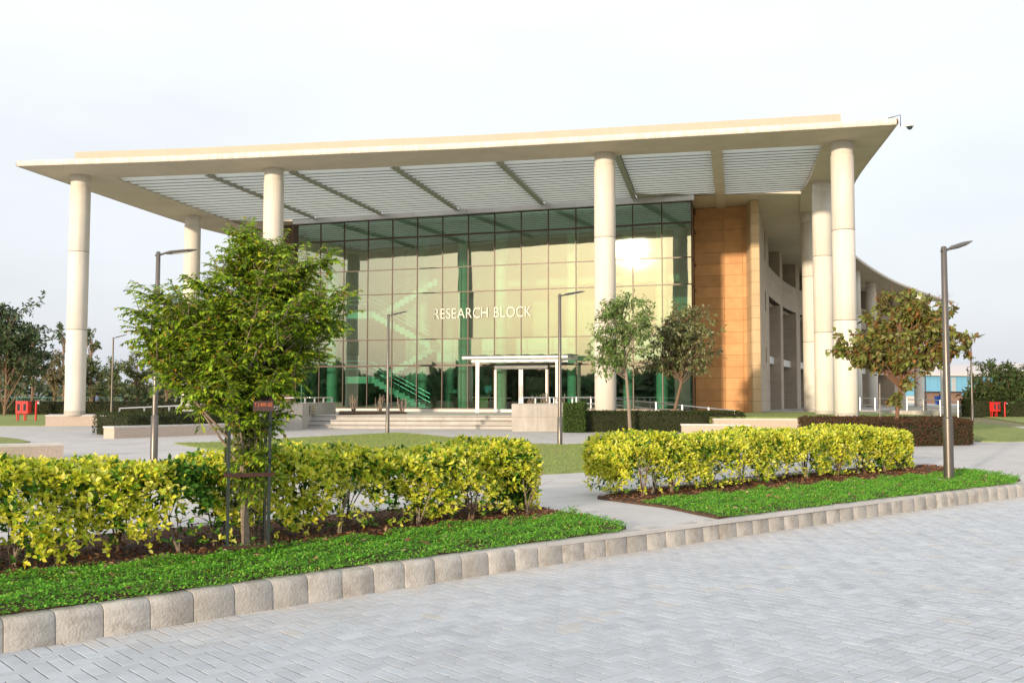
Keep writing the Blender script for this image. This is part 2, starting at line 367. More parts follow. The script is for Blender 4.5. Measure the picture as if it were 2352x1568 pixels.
o = link('pavers_beyond', npmesh('pavers_beyond', vv, ff, np.repeat(bt, 12, 0)), PAVER, road); tag(o, kind='stuff')

# plaza slabs
plaza = tag(empty('plaza'), kind='structure')
SL = 1.55; cnt = 0; pl_mb = MB()
for i in range(-8, 40):
    for j in range(0, 34):
        q = K((i + .5 * (j % 2)) * SL + SL / 2, .16 + j * SL + SL / 2)
        if q.y < 6 or q.y > 49 or abs(q.x / q.y) > .60: continue
        a, b_ = K((i + .5 * (j % 2)) * SL, .16 + j * SL), K((i + .5 * (j % 2)) * SL + SL, .16 + j * SL + SL)
        Mx = frame(K((i + .5 * (j % 2)) * SL, .16 + j * SL), ku)
        dz = random.uniform(-.0015, .0015)
        t = MB() if (cnt < 290 and q.y < 34) else pl_mb
        t.box(.004, SL - .004, .004, SL - .004, -.035, dz, Mx)
        if t is not pl_mb: t.build('paving_slab', PLAZA, plaza); cnt += 1
tag(pl_mb.build('paving_slabs_beyond', PLAZA, plaza), kind='stuff')
tag(MB().prism([p + kn * .14 for p in KL[20:270]] + [K(43, 75), K(-19, 75)], -.06, -.012).build('path', PLAZA), kind='structure')

# ------------------------------------------------------------------ foliage helpers
def unit(a): return a / np.maximum(np.linalg.norm(a, axis=1, keepdims=True), 1e-9)
def leaves(name, pos, dr, up, L, W, tint, m=None, parent=None, simple=False, droop=.12, fold=.14, full=False):
    n = len(pos); dr = unit(dr); side = unit(np.cross(dr, up)); upv = np.cross(side, dr)
    L = np.broadcast_to(L, (n,))[:, None]; W = np.broadcast_to(W, (n,))[:, None]
    if simple:
        v = np.stack([pos, pos + dr * L * .5 - side * W * .5, pos + dr * L, pos + dr * L * .5 + side * W * .5], 1)
        f = np.array([[0, 1, 2, 3]])[None] + (np.arange(n) * 4)[:, None, None]; f = f.reshape(-1, 4); k = 4
    elif full:
        c = [pos, pos + dr * L * .26 - side * W * .42 + upv * W * fold * .8, pos + dr * L * .66 - side * W * .46 + upv * W * fold, pos + dr * L - upv * L * droop, pos + dr * L * .66 + side * W * .46 + upv * W * fold, pos + dr * L * .26 + side * W * .42 + upv * W * fold * .8, pos + dr * L * .5 - upv * W * .03]
        v = np.stack(c, 1); k = 7; f = (np.array([[6, i, (i + 1) % 6] for i in range(6)])[None] + (np.arange(n) * 7)[:, None, None]).reshape(-1, 3)
    else:
        b = pos; l = pos + dr * L * .48 - side * W * .5 + upv * W * fold; r = pos + dr * L * .48 + side * W * .5 + upv * W * fold
        mid = pos + dr * L * .5; t = pos + dr * L - upv * L * droop
        v = np.stack([b, l, mid, r, t], 1); k = 5
        f = (np.array([[0, 1, 2], [0, 2, 3], [1, 4, 2], [2, 4, 3]])[None] + (np.arange(n) * 5)[:, None, None]).reshape(-1, 3)
    me = npmesh(name, v.reshape(-1, 3), f, np.repeat(tint, k, 0), smooth=full)
    return link(name, me, m or LEAF, parent)
def tints(n, cols, wts, jit=.12):
    cols = np.array(cols); k = rng.choice(len(cols), n, p=np.array(wts) / sum(wts))
    return np.clip(cols[k] * rng.normal(1, jit, (n, 1)) * rng.normal(1, .04, (n, 3)), .003, .95)

def hedge_block(name, label, quad, h, leafL, leafW, cols, wts, dens, group=None, z0=0.0, core=True, bottom=.0, m=None, cat='hedge', cluster=1, rough=.04, simple=False):
    """clipped hedge over a plan quad (4 corners, in order); leaves sit on a rounded, uneven box"""
    A, Bq, C, D = [np.array((q[0], q[1])) for q in quad]
    root = tag(empty(name, ((A[0] + Bq[0] + C[0] + D[0]) / 4, (A[1] + Bq[1] + C[1] + D[1]) / 4, z0)), label, cat, group)
    off = np.array(root.location)
    Ls = (np.linalg.norm(Bq - A) + np.linalg.norm(C - D)) / 2; Ws = (np.linalg.norm(D - A) + np.linalg.norm(C - Bq)) / 2
    areas = [Ls * Ws, Ls * h, Ls * h, Ws * h, Ws * h]; tot = sum(areas); n = int(tot * dens)
    face = rng.choice(5, n, p=np.array(areas) / tot); a, b, c = rng.rand(n), rng.rand(n), rng.rand(n)
    s = a.copy(); t = b.copy(); z = c.copy()
    z[face == 0] = 1; t[face == 1] = 0; t[face == 2] = 1; s[face == 3] = 0; s[face == 4] = 1
    depth = rng.rand(n) ** 1.5 * .10                                        # inwards
    # noise relief
    ph = rng.rand(6) * 6.28
    xs, ys = s * Ls, t * Ws
    rel = rough * (np.sin(xs * 5.1 + ph[0]) * np.sin(ys * 6.3 + ph[1] + z * 4) + .6 * np.sin(xs * 11.3 + z * 9 + ph[2]) * np.sin(ys * 12 + ph[3]))
    cs, ct, cz = s - .5, t - .5, z - .45
    nrm = np.stack([np.where(face == 3, -1, np.where(face == 4, 1, 0)), np.where(face == 1, -1, np.where(face == 2, 1, 0)), np.where(face == 0, 1, 0)], 1).astype(float)
    # rounded rim: pull in near the top edges
    rim = np.clip((z * h - (h - .12)) / .12, 0, 1) ** 2 * .07
    ins = rel - depth
    px = xs + nrm[:, 0] * ins + np.where(face < 3, 0, 0); py = ys + nrm[:, 1] * (ins - np.where(face != 0, rim, 0)); pz = z * h + nrm[:, 2] * ins
    ed = np.minimum.reduce([xs, Ls - xs, ys, Ws - ys]); pz -= np.where(face == 0, np.clip(.1 - ed, 0, .1) ** 2 * 6, 0)
    pz = np.maximum(pz, bottom + rng.rand(n) * .06)
    sn, tn = px / Ls, py / Ws
    plan = (A[None] * (1 - sn)[:, None] * (1 - tn)[:, None] + Bq[None] * sn[:, None] * (1 - tn)[:, None] + C[None] * (sn * tn)[:, None] + D[None] * ((1 - sn) * tn)[:, None])
    pos = np.column_stack([plan, pz + z0]) - off
    ex = (Bq - A) / np.linalg.norm(Bq - A); ey = (D - A) / np.linalg.norm(D - A)
    wn = nrm[:, :1] * np.append(ex, 0)[None] + nrm[:, 1:2] * np.append(ey, 0)[None] + nrm[:, 2:] * np.array([[0, 0, 1.]])
    if cluster > 1:
        pos = np.repeat(pos, cluster, 0); wn = np.repeat(wn, cluster, 0); face = np.repeat(face, cluster)
    N = len(pos); dr = wn * .55 + rng.normal(0, .62, (N, 3)) + np.array([0, 0, .25]); up = wn + rng.normal(0, .35, (N, 3)) + np.array([0, 0, .5])
    tt = tints(N, cols, wts)
    leaves('foliage', pos, dr, up, leafL * rng.uniform(.7, 1.2, N), leafW * rng.uniform(.8, 1.15, N), tt, m, root, simple=simple)['kind'] = 'stuff'
    if core:
        q = []
        for (u_, v_) in ((.11 / Ls, .11 / Ws), (1 - .11 / Ls, .11 / Ws), (1 - .11 / Ls, 1 - .11 / Ws), (.11 / Ls, 1 - .11 / Ws)):
            pp = A * (1 - u_) * (1 - v_) + Bq * u_ * (1 - v_) + C * u_ * v_ + D * (1 - u_) * v_; q.append(pp - off[:2])
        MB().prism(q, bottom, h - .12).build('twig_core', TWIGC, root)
    return root
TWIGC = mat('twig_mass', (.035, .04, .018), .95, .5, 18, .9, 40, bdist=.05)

# ------------------------------------------------------------------ planting beds beside the road
def poly_edge_pts(pts): return [Vector((p[0], p[1])) for p in pts]
def kerb_between(xa, xb):                                      # kerb points whose image x lies between xa, xb, set to the back of the stones
    r = []
    for p in KL:
        if p.y > 1.0:
            x = 1176 + F * p.x / p.y
            if xa <= x <= xb: r.append(p + kn * .152)
    return r
bedL_front = [KL[i] + kn * .152 for i in range(len(KL)) if KL[i].y > .8 and 1176 + F * KL[i].x / KL[i].y < 1442 and KL[i].x < 4]
bedL = bedL_front + [P(1438, 1214), P(1385, 1200), P(1320, 1184), P(1255, 1172), P(1200, 1160), P(1090, 1162), P(911, 1174), P(668, 1192), P(316, 1222), P(0, 1257), P(-500, 1300)]
bedR_front = kerb_between(1692, 2344)
GCL = [p - kn * .075 for p in bedL_front]; GCR = [p - kn * .075 for p in bedR_front]
bedR = bedR_front + [P(2344, 1104), P(2290, 1092), P(2230, 1083), P(2140, 1071), P(2085, 1071), P(1900, 1083), P(1722, 1098), P(1500, 1123), P(1400, 1138), P(1372, 1146), P(1525, 1166), P(1600, 1182), P(1650, 1192)]
bl = tag(MB().prism(bedL, -.04, .028).build('planting_bed', SOIL), kind='structure')
br = tag(MB().prism(bedR, -.04, .028).build('planting_bed', SOIL), kind='structure')
# dark-edged white kerb strip behind the beds
for A_, B_ in (((-500, 1302), (1095, 1161)), ((1404, 1137), (2080, 1070))):
    a, b = P(*A_), P(*B_); Mx = frame(a, b - a); l = (b - a).length
    tag(MB().cbox(0, l, .0, .09, -.03, .05, .006, Mx).build('bed_edging', COPE), kind='structure')

def in_poly(px, py, poly):
    inside = np.zeros(len(px), bool); n = len(poly); j = n - 1
    for i in range(n):
        xi, yi, xj, yj = poly[i][0], poly[i][1], poly[j][0], poly[j][1]
        c = ((yi > py) != (yj > py)) & (px < (xj - xi) * (py - yi) / (yj - yi + 1e-12) + xi); inside ^= c; j = i
    return inside
def uv_of(px, py): return (px - K0.x) * ku.x + (py - K0.y) * ku.y, (px - K0.x) * kn.x + (py - K0.y) * kn.y
# distance from the kerb face, following its slight bow
KLa = np.array([[p.x, p.y] for p in KL]); KU, KV = uv_of(KLa[:, 0], KLa[:, 1])
def vdist(px, py):
    u, v = uv_of(px, py); return v - np.interp(u, KU, KV)
def scatter(poly, n, vmax=None, vmin=.13):
    xs = [p[0] for p in poly]; ys = [p[1] for p in poly]; R = []
    x = rng.uniform(max(min(xs), -6.5), max(xs), n * 6); y = rng.uniform(max(min(ys), 3.5), max(ys), n * 6); k = in_poly(x, y, poly)
    d = vdist(x, y); k &= (np.abs(x / y) < .62) & (d > vmin)
    if vmax is not None:
        u, _ = uv_of(x, y); k &= d < vmax + .07 * np.sin(u * 3.1) + .05 * np.sin(u * 8.3 + 1)
    x, y = x[k], y[k]; s = rng.permutation(len(x))[:n]; return x[s], y[s]
GC = [(.13, .40, .03), (.20, .52, .045), (.07, .24, .02), (.36, .54, .09)]
for poly, n, vm, lab, vmn in ((GCL + bedL[len(bedL_front):], 62000, 1.36, 'bright green creeping ground cover dotted with yellow flowers in the near left bed', .07), (GCR + bedR[len(bedR_front):], 66000, 1.72, 'bright green ground cover with dry leaves around the tall lamp post, right bed', .07)):
    x, y = scatter(poly, n, vm, vmn); nn = len(x); u, v = uv_of(x, y)
    hgt = .028 + .045 * (0.5 + .5 * np.sin(u * 7 + 2 * np.sin(v * 9))) * rng.rand(nn) + .012 * rng.rand(nn)
    hgt = .010 + (hgt - .010) * np.clip((vdist(x, y) - .06) / .16, .04, 1)
    pn = np.sin(u * 5.3 + 3 * np.sin(v * 4.1)) * np.sin(v * 11 + 2 * np.sin(u * 2.7)); kk = (pn > -.62) | (rng.rand(nn) < .35); x, y, hgt, u, v = x[kk], y[kk], hgt[kk] * (1 + .5 * np.clip(pn[kk], 0, 1)), u[kk], v[kk]; nn = len(x)
    pos = np.column_stack([x, y, hgt]); dr = rng.normal(0, 1, (nn, 3)); dr[:, 2] = np.abs(dr[:, 2]) * .5 + .1; up = rng.normal(0, .4, (nn, 3)) + np.array([0, 0, 1])
    o = leaves('ground_cover', pos, dr, up, rng.uniform(.018, .036, nn), rng.uniform(.010, .017, nn), tints(nn, GC, [4, 4, 2, 1.2], .18), LEAF); tag(o, lab, 'ground cover', kind='stuff')
    nf = 130; x, y = scatter(poly, nf, vm - .05); x = np.repeat(x, 5); y = np.repeat(y, 5); nn = len(x); a = rng.rand(nn) * 6.28
    o = leaves('flowers', np.column_stack([x, y, np.full(nn, .085)]), np.column_stack([np.cos(a), np.sin(a), np.full(nn, .4)]), np.tile([0, 0, 1.], (nn, 1)), .012, .010, tints(nn, [(.85, .55, .02)], [1], .05), LEAF); tag(o, ('tiny yellow flowers in the ground cover of the near left bed' if vm < 1.5 else 'tiny yellow flowers in the ground cover near the tall lamp post'), 'flowers', kind='stuff')
    x, y = scatter(poly, 190, vm - .02); nn = len(x); dr = rng.normal(0, 1, (nn, 3)); dr[:, 2] *= .3
    o = leaves('dry_leaves', np.column_stack([x, y, np.full(nn, .07)]), dr, rng.normal(0, .4, (nn, 3)) + np.array([0, 0, 1]), rng.uniform(.03, .075, nn), rng.uniform(.015, .035, nn), tints(nn, [(.30, .18, .10), (.42, .32, .22), (.16, .08, .05)], [2, 2, 2], .2), LEAFD, droop=-.1, fold=.3); tag(o, ('small dry leaves scattered over the near left ground cover' if vm < 1.5 else 'small dry leaves scattered over the right ground cover'), 'dry leaves', kind='stuff')
    # leaf litter under the hedge
    nl = 5200; x, y = scatter(poly, nl, None, vm - .12); nn = len(x)
    dr = rng.normal(0, 1, (nn, 3)); dr[:, 2] *= .25; up = rng.normal(0, .5, (nn, 3)) + np.array([0, 0, 1])
    o = leaves('leaf_litter', np.column_stack([x, y, .03 + .02 * rng.rand(nn)]), dr, up, rng.uniform(.03, .08, nn), rng.uniform(.018, .035, nn), tints(nn, [(.20, .085, .04), (.30, .15, .08), (.11, .05, .03), (.40, .26, .16)], [4, 3, 3, 1], .2), LEAFD); tag(o, ('brown fallen leaves under the near left yellow hedge' if vm < 1.5 else 'brown fallen leaves under the right yellow hedge'), 'leaf litter', kind='stuff')
# single large dry leaves lying on the ground cover
for i, (x, y, lab) in enumerate([(930, 1246, 'curled brown dry leaf left of the darker one on the green ground cover'), (990, 1250, 'dark brown dry leaf lying on the green ground cover in front of the left hedge'), (1835, 1120, 'pale dry leaf in the ground cover in front of the right hedge'), (1760, 1141, 'small upright dry leaf in the right ground cover'), (2062, 1115, 'reddish dry leaf in the right ground cover nearest the lamp post')]):
    p = P(x, y, .07); v = np.array([[p.x, p.y, p.z]]); a = random.uniform(0, 3)
    o = leaves('fallen_leaf', v, np.array([[math.cos(a), math.sin(a), .1]]), np.array([[.1, .2, 1.]]), .13, .06, np.array([[.25, .13, .07]]) * (1.6 if i in (2, 3) else 1), LEAFD, droop=-.15, fold=.3)
    tag(o, lab, 'leaf')

# ------------------------------------------------------------------ yellow hedges
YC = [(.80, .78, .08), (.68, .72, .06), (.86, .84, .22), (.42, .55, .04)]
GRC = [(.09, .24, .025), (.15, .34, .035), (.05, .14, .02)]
def yellow_hedge(label, A, Bq, width, h, leafL, ncl, green_at=None, ragged=.28):
    A = np.array(A); Bq = np.array(Bq); L = np.linalg.norm(Bq - A); e = (Bq - A) / L; nn_ = np.array([-e[1], e[0]])
    root = tag(empty('hedge', (A[0], A[1], 0)), label, 'hedge', 'clipped yellow hedges behind the kerb'); off = np.array([A[0], A[1], 0])
    ns = int(L / .42); sx = (np.arange(ns) + .5) * L / ns + rng.uniform(-.12, .12, ns); sy = rng.uniform(.2, .8, ns) * width
    sy[::2] = rng.uniform(.08, .25, len(sy[::2])) * width
    def wp(s, t, z): return off[None] * 0 + np.column_stack([e[0] * s + nn_[0] * t, e[1] * s + nn_[1] * t, z])
    # stems: each shrub its own part
    for k in range(ns):
        mb = MB(); base = wp(np.array([sx[k]]), np.array([sy[k]]), np.array([.02]))[0]
        for j in range(random.randint(3, 6)):
            a = random.uniform(0, 6.28); r = random.uniform(.08, .24); hh = random.uniform(.35, .62)
            tip = base + np.array([math.cos(a) * r, math.sin(a) * r, hh]); md = base + np.array([math.cos(a) * r * .3, math.sin(a) * r * .3, hh * .45]) + rng.normal(0, .012, 3)
            r0 = random.uniform(.006, .012); mb.tube([base + rng.normal(0, .012, 3) * [1, 1, 0], md, tip], [r0, r0 * .75, r0 * .4], 6)
            for _ in range(3):
                q = md + (tip - md) * random.uniform(0, .8); t2 = q + np.append(rng.normal(0, .1, 2), random.uniform(.06, .16)); mb.tube([q, t2], [r0 * .4, r0 * .2], 4)
        mb.build('stem', BARKG if k % 3 else BARK, root)
    # clusters of leaves at twig tips, on the clipped surface and inside
    n = ncl; s = rng.uniform(0, L, n); face = rng.choice(3, n, p=[.44, .44, .12])         # top, front, back
    t = np.where(face == 0, rng.rand(n) * width, np.where(face == 1, 0, width)); z = np.where(face == 0, h, rng.rand(n) ** .75 * h)
    ne = int(n * width / L * .9); endm = np.zeros(n, bool); endm[:2 * ne] = True
    s[:ne] = 0; s[ne:2 * ne] = L; t[:2 * ne] = rng.rand(2 * ne) * width; z[:2 * ne] = rng.rand(2 * ne) ** .75 * h; face[:2 * ne] = 3
    ph = rng.rand(8) * 6.28
    topn = .045 * np.sin(s * 2.3 + ph[0]) + .03 * np.sin(s * 5.7 + ph[1] + t * 3) + .018 * np.sin(s * 13 + ph[2])
    lower = ragged + .13 * np.sin(s * 3.3 + ph[3]) + .10 * np.sin(s * 7.9 + ph[4])          # ragged lower edge of the foliage
    if ragged > 0: keep = (z > lower) | (rng.rand(n) < .11 + .30 * np.exp(-((s - L * .97) / .5) ** 2))
    else: keep = np.ones(n, bool)
    z = np.where(face == 0, z + topn, z * (1 + topn / h)); t += np.where(face == 1, 1, 0) * (.05 * np.sin(s * 4.1 + ph[5] + z * 5) + .03 * np.sin(s * 9.5 + z * 11)) - np.where(face == 2, 1, 0) * .04 * np.sin(s * 5)
    # rounded rims and ends
    rim = np.clip((z - (h - .16)) / .16, 0, 1) ** 2; t = np.where(face == 1, t + rim * .10, np.where(face == 2, t - rim * .10, t))
    de = np.minimum(t, width - t); z -= np.where(face == 0, np.clip(.15 - de, 0, .15) * .45, 0)
    for end, sg in ((0, 1), (L, -1)):
        q = np.abs(s - end); cur = np.clip(1 - q / .35, 0, 1) ** 2; z -= cur * np.where(z > h * .7, .09, 0); t += np.where(t < width / 2, 1, -1) * cur * .13
    inw = rng.rand(n) ** 1.3 * .22
    t += np.where(face == 1, inw, np.where(face == 2, -inw, 0)); z -= np.where(face == 0, inw * .8, 0); s += np.where((face == 3) & (s < L / 2), inw, np.where(face == 3, -inw, 0))
    s, t, z, face, inw = s[keep], t[keep], z[keep], face[keep], inw[keep]; n = len(s)
    pos = wp(s, t, np.maximum(z, .1)); k = 5
    fn = np.zeros((n, 3)); fn[face == 0] = (0, 0, 1); fn[face == 1, :2] = -nn_; fn[face == 2, :2] = nn_; fn[(face == 3) & (s < L / 2), :2] = -e; fn[(face == 3) & (s > L / 2), :2] = e
    axis = unit(fn * .7 + np.array([0, 0, .7]) + rng.normal(0, .35, (n, 3)))
    pos = np.repeat(pos, k, 0); ax = np.repeat(axis, k, 0); ang = (np.tile(np.arange(k) * 2.4, n) + np.repeat(rng.rand(n) * 6.28, k))
    ref = unit(np.cross(ax, np.array([[.3, .9, .1]]))); ref2 = np.cross(ax, ref)
    rad = ref * np.cos(ang)[:, None] + ref2 * np.sin(ang)[:, None]
    open_ = np.tile(np.linspace(1.15, .45, k), n)[:, None]
    dr = unit(ax * (1 - open_ * .45) + rad * open_ + rng.normal(0, .12, (n * k, 3)) + np.array([0, 0, -.05]))
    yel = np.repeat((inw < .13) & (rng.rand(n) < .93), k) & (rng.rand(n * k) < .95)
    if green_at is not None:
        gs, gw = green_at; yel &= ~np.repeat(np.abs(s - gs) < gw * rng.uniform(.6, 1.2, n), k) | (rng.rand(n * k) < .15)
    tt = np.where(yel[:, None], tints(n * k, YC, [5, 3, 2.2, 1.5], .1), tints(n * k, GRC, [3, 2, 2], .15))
    LL = leafL * rng.uniform(.6, 1.15, n * k); pos = pos + rng.normal(0, .012, pos.shape) - ax * (np.tile(np.arange(k), n) * .0)[:, None]
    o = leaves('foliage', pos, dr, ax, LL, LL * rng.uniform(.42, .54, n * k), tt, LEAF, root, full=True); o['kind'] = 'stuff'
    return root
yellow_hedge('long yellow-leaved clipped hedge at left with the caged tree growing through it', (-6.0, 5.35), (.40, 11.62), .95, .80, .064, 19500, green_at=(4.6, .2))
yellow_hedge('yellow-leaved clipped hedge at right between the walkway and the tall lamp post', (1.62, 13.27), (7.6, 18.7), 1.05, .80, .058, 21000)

# ------------------------------------------------------------------ lawns
def lawn(pts, z=.03, lab=None): return tag(MB().prism(pts, -.03, z).build('lawn', LAWN), kind='structure')
lawn_mid = [P(400, 1019), P(480, 1017), P(560, 1014), P(643, 1009), P(710, 1005), P(784, 1001), P(850, 997.5), P(917, 995), P(960, 998), P(1010, 1003), P(1089, 1010), P(1150, 1016), P(1223, 1021), P(1300, 1022), P(1380, 1020), P(1600, 1015), P(1640, 1030), P(1560, 1060), P(1420, 1080), P(1310, 1086.5), P(1180, 1092), P(900, 1080), P(640, 1052), P(480, 1033)]
lawn(lawn_mid)
lawnL = [P(-300, 979), P(90, 978), P(210, 977), P(212, 970), P(280, 950), P(450, 940), P(-300, 940)]
lawn(lawnL)
lawn([P(-200, 1003), P(-20, 1003), P(40, 1009), P(70, 1016), P(-10, 1024), P(-200, 1030)])
lawn([P(-200, 1048), P(60, 1054), P(80, 1066), P(-200, 1090)])
lawnR = [P(1560, 1000), P(2090, 1010), P(2210, 1013), P(2290, 1015), P(2420, 1012), P(2420, 992), P(2352, 985), P(2290, 976), P(2220, 971), P(2172, 962), P(2120, 955), P(2040, 950), P(1976, 947), P(1700, 960)]
lawn(lawnR)
lawnR2 = [P(2250, 956), P(2300, 964), P(2352, 972), P(2430, 978), P(2500, 955), P(2260, 952)]
lawn(lawnR2)
lawn([P(2127, 943), P(2200, 944), P(2252, 941), P(2262, 934), P(2120, 934)])
# grass blades on the lawns in view
for poly, n, lab in ((lawn_mid, 42000, 'short yellowish turf of the lawn between the paths'), (lawnR, 16000, 'short dry turf of the lawn at right')):
    xs = [p[0] for p in poly]; ys = [p[1] for p in poly]; x = rng.uniform(min(xs), max(xs), n * 2); y = rng.uniform(min(ys), max(ys), n * 2); k = in_poly(x, y, poly); x, y = x[k][:n], y[k][:n]; nn = len(x)
    dr = rng.normal(0, .5, (nn, 3)); dr[:, 2] = 1
    o = leaves('grass', np.column_stack([x, y, np.full(nn, .025)]), dr, rng.normal(0, 1, (nn, 3)), rng.uniform(.02, .05, nn), .012, tints(nn, [(.22, .32, .07), (.31, .36, .10), (.16, .26, .05), (.40, .34, .15)], [4, 3, 2, 1.4], .15), LEAFD, simple=True); tag(o, lab, 'grass', kind='stuff')

# ================================================================== BUILDING
BLD = tag(empty('research_building', (0, 50, 0)), 'glass-fronted building under a huge flat roof on round columns', 'building')
BLD.location = (0, 0, 0)
RZ = 12.0; TER = .57
G0, G1 = Vector((PY(683, 600, 59.8).x, 59.8)), Vector((PY(1589, 600, 52.3).x, 52.3))
ga = (G1 - G0).normalized(); gb = Vector((-ga.y, ga.x)); GL = (G1 - G0).length; PW = GL / 15
MG = frame(G0, ga)                                            # x along the glazing, y into the building
ROWS = [.76, 3.20, 4.71, 7.37, 8.80, 10.65, 11.75]

# terrace + steps (structure)
stepL, stepR = P(749, 984), P(1176, 985)
sdir = Vector((stepR.x - stepL.x, stepR.y - stepL.y)).normalized()
tA = P(640, 990); tB = P(1700, 960)
Ms = frame(stepL, sdir); sl = (stepR - stepL).length
fl = [Ms @ Vector((-1.9, .90, 0)), Ms @ Vector((sl + 1.6, .90, 0))]
terr = MB().prism([fl[0], fl[1], (7.9, 43.3), (9.6, 43.2), (19.0, 42.2), (19.5, 52), (24, 66), (33, 84), (45, 100), (45, 104), (5, 104), (-16, 82), (-19.5, 60), (-17.5, 48.5)], -.1, TER).build('terrace', STEP); tag(terr, kind='structure')
steps = tag(empty('entrance_steps'), kind='structure')
for i in range(3): MB().box(-1.33, sl + .03, i * .34 + .025, .88, i * .19 + .01, (i + 1) * .19 - .037, Ms).build('step_shade_core', JOINT, steps)  # dark core behind the nosing gap, colours in the shadow line
for i in range(3):
    for j in range(6):
        w_ = (sl + 1.4) / 6; x0 = -1.35 + j * w_
        t = MB(); t.box(x0 + .003, x0 + w_ - .003, i * .34, .894 + i * 0 if i < 2 else .894, i * .19 + (.0 if i == 0 else .002), (i + 1) * .19 - .062, Ms)
        t.box(x0 + .003, x0 + w_ - .003, i * .34 - .03, .892, (i + 1) * .19 - .035, (i + 1) * .19 + (.004 if i == 2 else 0), Ms); t.build('step_slab', STEP, steps)

# columns
def column(x, y, base=TER, top=RZ, r=.465, joints=(4.57, 8.31, 11.45)):
    js = [base] + [j for j in joints if base < j < top] + [top - .0]
    prof = []
    for k in range(len(js) - 1):
        a, b = js[k], js[k + 1]; rr = r * (.955 if k == len(js) - 2 else 1)
        prof += [(rr - .012, a + .0), (rr, a + .016), (rr, b - .016), (rr - .012, b - .0)]
    o = MB().lathe([(r * .97, base + .22), *prof[2:-4], (r * .985, 11.44), (r - .02, 11.452)] if False else prof, (0, 0), 40).build('column', CONC, BLD)
    o.location = (x, y, 0)
    for j in joints[:2 if top > 9 else 0]: MB().lathe([(r + .0015, j - .014), (r + .0015, j + .014)], (0, 0), 40).build('joint_ring', JOINTG, o)
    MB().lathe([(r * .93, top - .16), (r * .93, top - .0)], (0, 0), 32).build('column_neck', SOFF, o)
    MB().lathe([(r * 1.012, base - .02), (r * 1.012, base + .2)], (0, 0), 32).build('column_foot', CONCR, o)
    return o
def at_depth(x, Y): return PY(x, 700, Y).x
COLS = [(at_depth(178, 47.6), 47.6), (at_depth(625, 46.1), 46.1), (at_depth(1390, 43.1), 43.1), (at_depth(1940, 41.1), 41.1), (at_depth(1891, 48.7), 48.7), (17.15, 57.0), (20.4, 65), (23.8, 73.5), (28.3, 82), (32.9, 91), (40.8, 100), (48.6, 112), (at_depth(439, 58.2), 58.2), (-16.2, 69), (-12.5, 79)]
for i, (x, y) in enumerate(COLS): column(x, y, .52 if i == 0 else (.45 if i in (1, 2) else TER))

# roof ring
outF = smooth_line([P(40, 382, RZ), P(400, 370.5, RZ), P(827, 351.5, RZ), P(1102, 340, RZ), P(1654, 309.8, RZ), P(2059, 286.6, RZ)], 41)
inF = resample([P(258, 409, RZ), P(827, 387, RZ), P(1651, 346, RZ), P(1889, 333.5, RZ)], 41)
outL = smooth_line([P(40, 382, RZ), P(158, 422.7, RZ), P(422, 512, RZ), P(538, 543, RZ), (-13.5, 78), (-6, 92)], 30)
inL = smooth_line([P(258, 409, RZ), P(534, 511, RZ), (-13.6, 72), (-8, 84)], 30)
outR = smooth_line([P(2059, 286.6, RZ), (16.9, 48.8), (19.3, 57.5), (22.5, 67), (26.8, 76.7), (35.4, 91.7), (44, 104), (49.3, 110.8)], 50)
inR = smooth_line([P(1889, 333.5, RZ), P(1858, 417, RZ), P(1843, 436, RZ), P(1838, 463, RZ), P(1840, 512, RZ), (19.6, 66.3), (23.7, 76), (31, 88.8), (39.5, 100.5), (45.8, 108.5)], 50)
TH = .22
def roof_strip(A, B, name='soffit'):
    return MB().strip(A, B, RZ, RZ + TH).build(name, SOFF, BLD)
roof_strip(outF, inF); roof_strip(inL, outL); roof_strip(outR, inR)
def edge_band(A, side):                                       # rounded white nosing standing 3 mm proud of the slab edge
    mb = MB(); n = len(A); v = []; pr = [(.0, -.012), (.05, -.004), (.075, .04), (.085, .11), (.07, .19), (.03, .25), (-.15, .275)]
    for i, p in enumerate(A):
        t = (A[min(i + 1, n - 1)] - A[max(i - 1, 0)]).normalized(); nn = Vector((t.y, -t.x)) * side
        for o_, z_ in pr: v.append((p.x + nn.x * o_, p.y + nn.y * o_, RZ + z_))
    m_ = len(pr); f = [(i * m_ + k, (i + 1) * m_ + k, (i + 1) * m_ + k + 1, i * m_ + k + 1) for i in range(n - 1) for k in range(m_ - 1)]
    mb.add(v, f, True); return mb.build('roof_edge', EDGE, BLD)
edge_band(outF, 1); edge_band(outL, -1); edge_band(outR, 1)
# top skin of the ring + parapet (upstand) set back from the edge
def offset(A, d):
    n = len(A); r = []
    for i, p in enumerate(A):
        t = (A[min(i + 1, n - 1)] - A[max(i - 1, 0)]).normalized(); r.append(p + Vector((-t.y, t.x)) * d)
    return r
uF = offset(outF, 1.5); uF = [p for p in uF if 152 < 1176 + F * p.x / p.y < 1968]
MB().strip(uF, offset(uF, .35), RZ + .225, 12.98).build('parapet', UPST, BLD)
uR0 = offset(outR, 1.7); lastp = uF[-1]
uL = [p for p in offset(outL, -2.2)]; uL = [uF[0] + Vector((0.0, .36))] + [p for p in uL if p.y > uF[0].y + 2][:20]
MB().strip(uL, [p + Vector((.35, 0)) for p in uL], RZ + .225, 12.96).build('parapet', UPST, BLD)
cv = offset(outR, 2.2); cvp = [p for p in cv if 60 < p.y < 89.5]
par2 = MB().strip(cvp, offset(cvp, .4), RZ + .225, 13.35).build('parapet', UPST, BLD)
